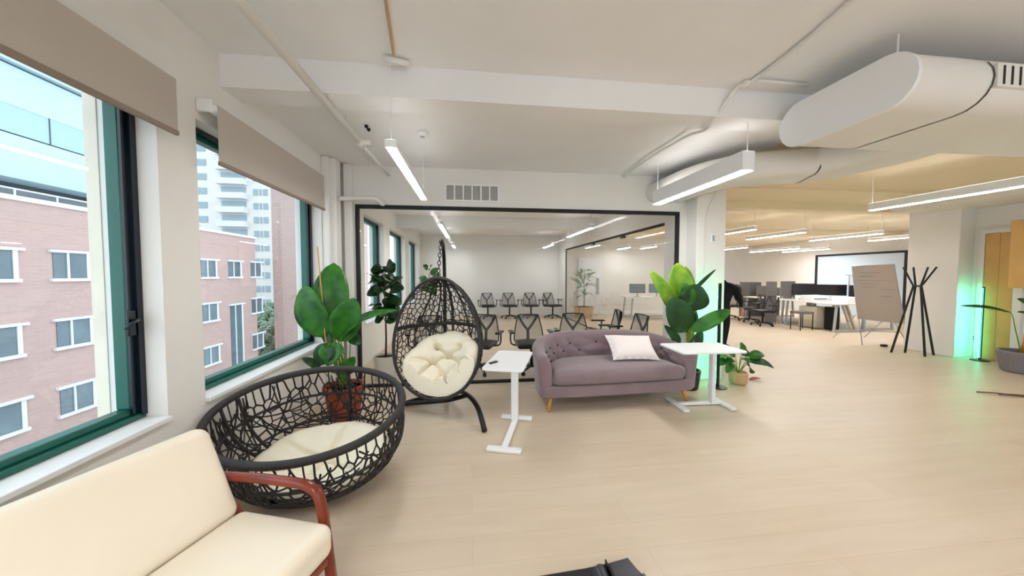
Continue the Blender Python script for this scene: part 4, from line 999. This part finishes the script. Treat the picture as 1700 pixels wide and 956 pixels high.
t = thing('wall_socket', 'white wall socket plate low on the right wall', 'socket', (8.944, 5.02, 0.36))
for y in (-0.0,): MB().box(-0.008, 0.005, -0.035, 0.035, -0.055, 0.055).build('plate', M_white, t, bevel=0.003)
MB().box(-0.012, -0.008, -0.012, 0.012, -0.035, -0.008).box(-0.012, -0.008, -0.012, 0.012, 0.008, 0.035).build('outlet', M_grey, t)

# ------------------------------------------------------------------ coat rack
cr = thing('coat_rack', 'black four post coat rack before the white column', 'coat rack', (8.2, 5.4, 0))
J = Vector((8.22, 5.36, 1.28))
for (x, y), off, (tx, ty) in (((7.98, 5.55), (-0.05, 0.03), (-0.12, 0.06)), ((8.22, 5.50), (-0.02, 0.02), (-0.04, 0.02)), ((8.20, 5.20), (0.02, -0.03), (0.05, -0.05)), ((8.50, 5.27), (0.05, -0.02), (0.15, -0.06))):
    mid = J + Vector((off[0], off[1], 0))
    MB().tube([(x, y, 0), mid, (J.x + tx * 1.6, J.y + ty * 1.6, 1.63)], [0.018, 0.016, 0.014], 8).build('post', M_black, cr, world=True)
MB().tube([J + Vector((0.055 * math.cos(a), 0.045 * math.sin(a), 0)) for a in [2 * PI * k / 16 for k in range(16)]], 0.013, 8, closed=True).build('joint_ring', M_black, cr, world=True)

# ------------------------------------------------------------------ writing board on metal frame
wb = thing('writing_board', 'beige writing board on thin metal frame behind the coat rack', 'board', (8.9, 6.45, 0))
bm_ = MB(); 
c0, c1, c2, c3 = Vector((8.36, 6.42, 0.53)), Vector((9.38, 6.30, 0.42)), Vector((9.40, 6.55, 1.72)), Vector((8.46, 6.66, 1.68))
nn = (c1 - c0).cross(c3 - c0).normalized()
if nn.y > 0: nn = -nn
for a, b in ((0, 0),): bm_.grid([[c0, c3], [c1, c2]]); bm_.grid([[c0 - nn * 0.02, c3 - nn * 0.02], [c1 - nn * 0.02, c2 - nn * 0.02]])
for a, b in ((c0, c1), (c1, c2), (c2, c3), (c3, c0)): bm_.quad(a, b, b - nn * 0.02, a - nn * 0.02)
bm_.build('panel', mat('beige_board', (186, 172, 160), 0.3), wb, world=True)
MB().tube([c0, c1, c2, c3], 0.008, 6, closed=True).build('edge_frame', M_chrome, wb, world=True)
m = MB()
for k, (u0, u1, v) in enumerate(((0.18, 0.62, 0.86), (0.15, 0.5, 0.80), (0.1, 0.85, 0.72), (0.12, 0.7, 0.66), (0.55, 0.9, 0.56), (0.15, 0.45, 0.60), (0.5, 0.8, 0.44))):
    P = []
    for j in range(40):
        u = u0 + (u1 - u0) * j / 39; b_ = c0.lerp(c1, u); t_ = c3.lerp(c2, u); P.append(b_.lerp(t_, v + 0.006 * math.sin(j * 2.1 + k)) + nn * 0.004)
    m.tube(P, 0.003, 4)
m.build('handwriting', mat('faded_marker', (120, 108, 104), 0.7), wb, world=True)
m = MB()
for a, b in (((8.40, 6.44, 0.52), (8.20, 6.2, 0.0)), ((8.40, 6.50, 0.6), (8.45, 7.0, 0.0)), ((9.2, 6.36, 0.45), (9.05, 6.0, 0.0)), ((9.2, 6.45, 0.6), (9.3, 7.0, 0))): m.tube([a, b], 0.009, 6)
m.tube([(8.3, 6.75, 0.25), (9.25, 6.75, 0.2)], 0.007, 6).tube([(8.3, 6.35, 0.28), (9.14, 6.2, 0.26)], 0.007, 6)
m.build('frame_legs', M_chrome, wb, world=True)
tag(MB().box(8.42, 8.52, 5.98, 6.05, 0, 0.05).build('rubber_weight', M_black, bevel=0.01), 'small black block on the floor under the beige writing board', 'block')

# ------------------------------------------------------------------ office chairs
M_mesh = sheer_mat('grey_seat_mesh', (120, 116, 116), 0.42)
def make_chair():
    t = thing('office_chair', 'office chair', 'chair')
    # faces -Y ; backrest at +Y
    m = rbox(-0.24, 0.24, -0.24, 0.22, 0.40, 0.46, 0.03, puff=0.01); m.build('seat', M_black, t, smooth=True)
    def bp(u, v):      # back surface: u -1..1, v 0..1
        w = 0.24 - 0.075 * v + 0.012 * math.sin(PI * v)
        return Vector((w * u, 0.25 + 0.04 * (1 - u * u) + 0.13 * v - 0.05 * v * v, 0.44 + 0.40 * v))
    MB().grid([[bp(-1 + 2 * i / 10, j / 10) for j in range(11)] for i in range(11)]).build('backrest', M_mesh, t, smooth=True)
    ring_ = [bp(-1 + 2 * i / 10, 1) for i in range(11)] + [bp(1, 1 - j / 10) for j in range(1, 11)] + [bp(1 - 2 * i / 10, 0) for i in range(1, 11)] + [bp(-1, j / 10) for j in range(1, 10)]
    MB().tube(ring_, 0.010, 6, closed=True).build('back_frame', M_black, t, smooth=True)
    m = MB(); o3 = Vector((0, 0.02, 0))
    for s in (-1, 1): m.tube(smoothpath([bp(s * 0.95, 0.98) + o3, bp(s * 0.45, 0.66) + o3, bp(0, 0.36) + o3 * 1.5], 5), 0.022, 6)
    m.tube([bp(0, 0.38) + o3 * 1.5, bp(0, 0.0) + o3 * 2, Vector((0, 0.12, 0.39))], 0.026, 6)
    m.build('y_shaped_brace', M_black, t, smooth=True)
    for s in (-1, 1):
        m = MB().tube(smoothpath([(s * 0.16, 0.08, 0.40), (s * 0.30, 0.10, 0.42), (s * 0.31, 0.12, 0.60)], 4), 0.014, 6); m.box(s * 0.31 - 0.035, s * 0.31 + 0.035, -0.08, 0.17, 0.60, 0.625)
        m.build('armrest', M_black, t, smooth=False)
    MB().tube([(0, 0, 0.07), (0, 0, 0.40)], 0.026, 10).build('gas_column', M_black, t, smooth=True)
    for k in range(5):
        a = 2 * PI * k / 5 + 0.3
        l_ = MB().tube([(0, 0, 0.10), (0.27 * math.cos(a), 0.27 * math.sin(a), 0.065)], [0.022, 0.014], 6).build('base_arm', M_black, t)
        MB().tube([(0.27 * math.cos(a) - 0.02 * math.sin(a), 0.27 * math.sin(a) + 0.02 * math.cos(a), 0.028), (0.27 * math.cos(a) + 0.02 * math.sin(a), 0.27 * math.sin(a) - 0.02 * math.cos(a), 0.028)], 0.028, 10).build('caster', M_darkblack, l_)
    return t
c0_ = make_chair()
chairs = [(-0.62, 5.16, PI + 0.1, 'black mesh office chair directly behind the hanging egg chair'),
    (0.12, 5.2, PI - 0.35, 'black mesh office chair behind the glass just right of the egg chair'),
    (0.92, 5.12, PI, 'black mesh office chair behind the glass, its Y brace above the white side table'),
    (1.65, 5.2, PI - 0.15, 'black mesh office chair behind the glass above the sofa left corner'),
    (2.33, 5.98, -PI / 2 - 0.15, 'farther of two side-on black office chairs behind the sofa back and glass'),
    (2.42, 5.2, -PI / 2 + 0.1, 'nearer of two side-on black office chairs, close behind the glass partition'),
    (0.56, 11.5, 0.05, 'leftmost of four office chairs along the far meeting room wall'),
    (1.30, 11.5, 0.05, 'second from left of four office chairs along the far wall'),
    (2.04, 11.5, 0.0, 'third from left of four office chairs along the far wall'),
    (2.78, 11.4, 0.35, 'rightmost of four office chairs along the far wall, turned sideways')]
for i, (x, y, a, lb) in enumerate(chairs):
    g = 'office chairs near the partition' if i < 6 else 'office chairs along the far meeting room wall'
    a2 = a - PI if i < 4 else a
    if i == 0: c0_.location = (x, y, 0); c0_.rotation_euler = (0, 0, a2 + PI if False else a2); c0_['label'] = lb; c0_['group'] = g
    else: dup(c0_, (x, y, 0), a2 if i < 6 else a, lb, g)
for x, y, a, lb in ((8.74, 9.75, -PI / 2 - 0.3, 'black office chair at the white desks near the grey screens'),
    (8.75, 10.6, -PI / 2 + 0.2, 'black office chair standing beside the tall grey cabinet'),
    (9.9, 12.6, 0.4, 'black office chair seen past the person in black'),
    (8.45, 8.95, -PI / 2, 'black office chair at the middle of the nearest desk bench')):
    dup(c0_, (x, y, 0), a, lb, 'office chairs in the open office')

# ------------------------------------------------------------------ desks, screens, cabinets
M_desk = mat('white_desk_top', (240, 238, 232), 0.4)
M_deskleg = mat('pale_grey_metal', (176, 180, 188), 0.4)
def desk(label, x0, x1, y0, y1, z=0.74, group='white bench desks'):
    t = thing('desk', label, 'desk', ((x0 + x1) / 2, (y0 + y1) / 2, 0), 0, group)
    MB().box(x0, x1, y0, y1, z - 0.03, z).build('desk_top', M_desk, t, world=True, bevel=0.004)
    for y in (y0 + 0.06, y1 - 0.06):
        MB().tube([(x0 + 0.04, y, 0.0), (x0 + 0.10, y, z - 0.03)], 0.03, 4).tube([(x1 - 0.04, y, 0.0), (x1 - 0.10, y, z - 0.03)], 0.03, 4).box(x0 + 0.05, x1 - 0.05, y - 0.02, y + 0.02, 0.02, 0.06).build('leg_frame', M_deskleg, t, world=True)
    return t
desk('white desk nearest the writing board with splayed grey legs', 9.25, 10.25, 7.62, 9.1)
desk('white desk in the middle of the near bench', 9.25, 10.25, 9.12, 10.6)
desk('white desk behind the one nearest the writing board', 10.27, 11.27, 7.75, 9.2)
desk('white desk in the back bench beside the far grey screens', 10.27, 11.27, 9.22, 10.7)
desk('white desk seen through both glass walls', 5.2, 6.9, 10.6, 11.3, group='desks beyond the glass')
M_privacy = mat('grey_felt_screen', (112, 108, 106), 0.9, bump=0.1)
def monitor(label, x, y, z, w, h, rz, mtl=M_screen, grp='computer monitors on the desks'):
    t = thing('monitor', label, 'monitor', (x, y, z), rz, grp)
    MB().box(-w / 2, w / 2, -0.015, 0.015, 0.13, 0.13 + h).build('bezel', M_black, t, bevel=0.004)
    MB().box(-w / 2 + 0.012, w / 2 - 0.012, -0.018, -0.0152, 0.142, 0.118 + h).build('screen', mtl, t)
    MB().box(-0.02, 0.02, 0.016, 0.035, 0.01, 0.30).build('neck', M_chrome, t)
    MB().box(-0.11, 0.11, -0.07, 0.09, 0.0, 0.012).build('foot', M_chrome, t, bevel=0.003)
    return t
RZ = -math.radians(38)
monitor('black monitor on the near white desk beside the small white printer', 9.95, 9.12, 0.741, 0.56, 0.34, RZ)
monitor('wide black monitor left of the thin metal stand', 10.55, 8.95, 0.741, 0.86, 0.32, RZ)
monitor('black monitor beside the beige writing board', 10.72, 8.1, 0.741, 0.62, 0.32, RZ)
monitor('black monitor standing behind the nearest wide monitor', 10.62, 9.7, 0.741, 0.5, 0.33, RZ)
M_blu = mat('blue_grey_screen', (126, 142, 150), 0.3)
monitor('left blue grey monitor seen through both glass walls', 5.55, 10.85, 0.741, 0.50, 0.30, -0.4, M_blu, 'monitors beyond the glass')
monitor('right blue grey monitor seen through both glass walls', 6.25, 10.85, 0.741, 0.50, 0.30, -0.4, M_blu, 'monitors beyond the glass')
def screen_panel(label, x, y, z0, w, h, rz):
    t = thing('privacy_screen', label, 'privacy screen', (x, y, z0), rz, 'grey desk privacy screens')
    MB().box(-w / 2, w / 2, -0.012, 0.012, 0.0, h).build('felt_panel', M_privacy, t, bevel=0.006)
    for s in (-1, 1): MB().box(s * w * 0.35 - 0.02, s * w * 0.35 + 0.02, -0.02, 0.02, -0.0, 0.06).build('clamp', M_chrome, t)
    return t
screen_panel('tall grey privacy screen standing on the floor beside the far chair', 8.90, 9.15, 0.0, 0.26, 1.28, RZ)
screen_panel('grey privacy screen right of the pair above the far desks', 9.72, 9.42, 0.741, 0.36, 0.54, RZ)
screen_panel('low wide grey privacy screen behind the far chair', 9.9, 10.45, 0.741, 0.6, 0.36, 0.0)
ct = thing('storage_cabinet', 'tall dark grey cabinet standing at the far end of desks', 'cabinet', (9.85, 10.95, 0))
MB().box(9.62, 10.06, 10.75, 11.2, 0, 1.22).build('body', M_grey, ct, world=True, bevel=0.004)
MB().box(9.64, 10.04, 10.735, 10.749, 0.03, 1.15).build('door', M_grey, ct, world=True, bevel=0.003)
MB().box(10.0, 10.02, 10.72, 10.735, 0.55, 0.68).build('handle', M_chrome, ct, world=True)
ct = thing('storage_cabinet', 'low dark grey cabinet beside the tall grey one', 'cabinet', (10.5, 11.1, 0))
MB().box(10.2, 10.9, 10.85, 11.25, 0, 1.02).build('body', M_grey, ct, world=True, bevel=0.004)
for k in range(2): MB().box(10.22 + 0.34 * k, 10.54 + 0.34 * k, 10.835, 10.849, 0.04, 1.0).build('door', M_grey, ct, world=True, bevel=0.003)
pr = thing('printer', 'small white printer on the near white desk', 'printer', (9.75, 8.65, 0.741))
MB().box(9.5, 10.0, 8.45, 8.8, 0.741, 0.90).build('body', M_white, pr, world=True, bevel=0.02)
MB().box(9.55, 9.95, 8.435, 8.45, 0.79, 0.82).build('paper_slot', M_grey, pr, world=True)
tag(MB().box(9.7, 10.2, 7.72, 8.1, 0.741, 0.89).build('storage_box', M_white, bevel=0.01), 'white box on the desk end nearest the writing board', 'box')
ts = thing('metal_stand', 'thin silver stand rising above the desk monitors', 'stand', (10.62, 8.42, 0.741))
MB().lathe([(0, 0), (0.08, 0), (0.08, 0.01), (0, 0.01)], 16).build('base', M_chrome, ts)
MB().tube([(0, 0, 0.01), (0, 0, 0.74)], 0.012, 8).build('pole', M_chrome, ts)
MB().box(-0.12, 0.12, -0.02, 0.02, 0.72, 0.74).build('cross_bar', M_chrome, ts)
dp = thing('pedestal_drawer', 'beige drawer pedestal under the nearest white desk', 'drawer unit', (9.55, 8.1, 0))
M_beige = mat('beige_metal', (214, 206, 190), 0.5)
MB().box(9.36, 9.76, 8.2, 8.7, 0.02, 0.60).build('body', M_beige, dp, world=True, bevel=0.005)
for k in range(3): MB().box(9.345, 9.359, 8.22, 8.68, 0.05 + 0.18 * k, 0.21 + 0.18 * k).build('drawer', M_beige, dp, world=True, bevel=0.003)
bp_ = thing('leaning_panels', 'narrow cream panels leaning under the nearest desk end', 'panels', (9.8, 7.75, 0))
for k in range(2): MB().tube([(9.95 + 0.12 * k, 7.78, 0.0), (9.72 + 0.12 * k, 7.84, 0.68)], 0.035, 4).build('panel_strip', M_beige, bp_, world=True)
tag(MB().box(9.55, 9.72, 7.9, 8.15, 0.0, 0.62).build('computer_tower', M_black, bevel=0.006), 'black computer tower under the nearest desk end', 'computer')
ss = thing('side_stool', 'small black framed stool beside the desk bench', 'stool', (8.86, 8.15, 0))
MB().box(-0.2, 0.2, -0.16, 0.16, 0.44, 0.50).build('seat', M_grey, ss, bevel=0.01)
for sx in (-1, 1):
    for sy in (-1, 1): MB().tube([(sx * 0.18, sy * 0.14, 0), (sx * 0.18, sy * 0.14, 0.44)], 0.012, 6).build('leg', M_black, ss)

# ------------------------------------------------------------------ person in black, mostly hidden by the column
def skinned(name, verts, edges, radii, m, parent=None, root=0, sub=2):
    me = bpy.data.meshes.new(name); me.from_pydata(verts, edges, []); o = bpy.data.objects.new(name, me); COL.objects.link(o)
    s = o.modifiers.new('skin', 'SKIN'); s.use_smooth_shade = True
    for i, r in enumerate(radii):
        v = me.skin_vertices[0].data[i]; r = (r, r) if not isinstance(r, tuple) else r; v.radius = r; v.use_root = (i == root)
    d = o.modifiers.new('sub', 'SUBSURF'); d.levels = sub; d.render_levels = sub
    me.materials.append(m)
    if parent: o.parent = parent
    return o
pe = thing('person', 'person in black clothes bending forward behind the white column', 'person', (4.99, 6.28, 0))
M_skin = mat('skin', (196, 150, 124), 0.5)
M_cloth = mat('black_clothes', (10, 10, 12), 0.9, bump=0.2)
# faces +X ; local coordinates
V = [(0, 0, 0.98), (0.0, 0, 1.13), (0.06, 0, 1.25), (0.16, 0, 1.29), (0.25, 0, 1.25),
     (0, 0.10, 0.92), (0.05, 0.11, 0.52), (0.0, 0.11, 0.10), (0.14, 0.11, 0.03),
     (0, -0.10, 0.92), (0.05, -0.11, 0.52), (0.0, -0.11, 0.10), (0.14, -0.11, 0.03),
     (0.17, 0.19, 1.20), (0.23, 0.21, 0.98), (0.27, 0.19, 0.85),
     (0.17, -0.19, 1.20), (0.25, -0.21, 0.98), (0.29, -0.19, 0.85)]
Eg = [(0, 1), (1, 2), (2, 3), (3, 4), (0, 5), (5, 6), (6, 7), (7, 8), (0, 9), (9, 10), (10, 11), (11, 12), (3, 13), (13, 14), (14, 15), (3, 16), (16, 17), (17, 18)]
Rr = [.16, .175, .185, .16, .06, .095, .065, .042, .035, .095, .065, .042, .035, .062, .046, .034, .062, .046, .034]
skinned('clothed_body', V, Eg, Rr, M_cloth, pe)
hd = MB().ball((0.33, 0, 1.16), 0.10, 16, 12, (0.85, 0.8, 1.1)).build('head', M_skin, pe, smooth=True)
m = MB(); m.ball((0.325, 0, 1.175), 0.115, 16, 10, (0.88, 0.86, 1.08)); m.ball((0.36, 0, 1.07), 0.075, 10, 8, (0.8, 1.0, 1.5)); m.build('hair', mat('dark_hair', (20, 16, 15), 0.6), pe, smooth=True)
m = MB().ball((0.405, 0, 1.10), 0.018, 8, 6, (1, .7, 1.2)); m.build('nose', M_skin, hd, smooth=True)
for sy in (0.19, -0.19):
    bx = 0.27 if sy > 0 else 0.29
    P = [(bx, sy, 0.84), (bx + 0.015, sy, 0.78)]; E2 = [(0, 1)]; Rd = [.026, (.036, .018)]
    for k, (dx, L) in enumerate(((-.028, .065), (-.009, .075), (.010, .072), (.028, .06))):
        i = len(P); P += [(bx + 0.015 + dx, sy, 0.745), (bx + 0.022 + dx, sy, 0.745 - L * 0.5), (bx + 0.016 + dx, sy, 0.745 - L)]; E2 += [(1, i), (i, i + 1), (i + 1, i + 2)]; Rd += [.010, .009, .008]
    i = len(P); P += [(bx + 0.05, sy, 0.775), (bx + 0.065, sy, 0.745)]; E2 += [(1, i), (i, i + 1)]; Rd += [.011, .009]
    skinned('hand', P, E2, Rd, M_skin, pe, sub=1)
for sy in (0.11, -0.11):
    x0 = 0.04 if sy > 0 else 0.06
    MB().ball((x0, sy, 0.04), 0.05, 12, 8, (2.5, 0.95, 0.8)).build('shoe', M_black, pe, smooth=True)

# ------------------------------------------------------------------ black case at the bottom edge, strap on the floor
bc = thing('black_case', 'black leather case with rounded flap on the floor at bottom edge', 'case', (0.6, 1.45, 0))
MB().prism([(0.22, 1.0), (0.80, 1.0), (0.835, 1.50), (0.80, 1.608), (0.66, 1.603), (0.56, 1.59), (0.28, 1.572)], 0.0, 0.035).build('body', mat('black_leather', (26, 24, 28), 0.35), bc, world=True, bevel=0.01)
M_fl = mat('grey_black_leather', (58, 56, 64), 0.3)
MB().prism([(0.665, 1.05), (0.775, 1.05), (0.80, 1.52), (0.785, 1.592), (0.672, 1.572)], 0.036, 0.062).build('flap_panel', M_fl, bc, world=True, bevel=0.005)
m = MB(); m.grid([[(x, y - 0.02 * (1 - k / 12), 0.036 + 0.036 * math.sin(PI * k / 12) ** 0.7) for k, x in [(k, 0.575 + 0.085 * k / 12) for k in range(13)]] for y in (1.1, 1.3, 1.5, 1.56, 1.57)]); m.build('rounded_flap', M_fl, bc, world=True, smooth=True)
MB().box(0.660, 0.666, 1.1, 1.585, 0.036, 0.07).build('divider_strap', M_black, bc, world=True)
MB().box(0.826, 0.842, 1.48, 1.53, 0.01, 0.03).build('buckle', M_grey, bc, world=True, bevel=0.004)
tag(MB().tube(smoothpath([(6.35, 3.52, 0.012), (6.45, 3.40, 0.03), (6.62, 3.34, 0.015), (6.75, 3.22, 0.02), (6.9, 3.15, 0.012)], 6), 0.016, 8, flat=(1, 0.5)).tube(smoothpath([(6.5, 3.42, 0.012), (6.68, 3.38, 0.012), (6.9, 3.24, 0.012)], 6), 0.012, 8, flat=(1, 0.5)).build('leather_strap', mat('brown_strap', (96, 66, 48), 0.6), smooth=True), 'brown strap lying on the floor at the right edge', 'strap')
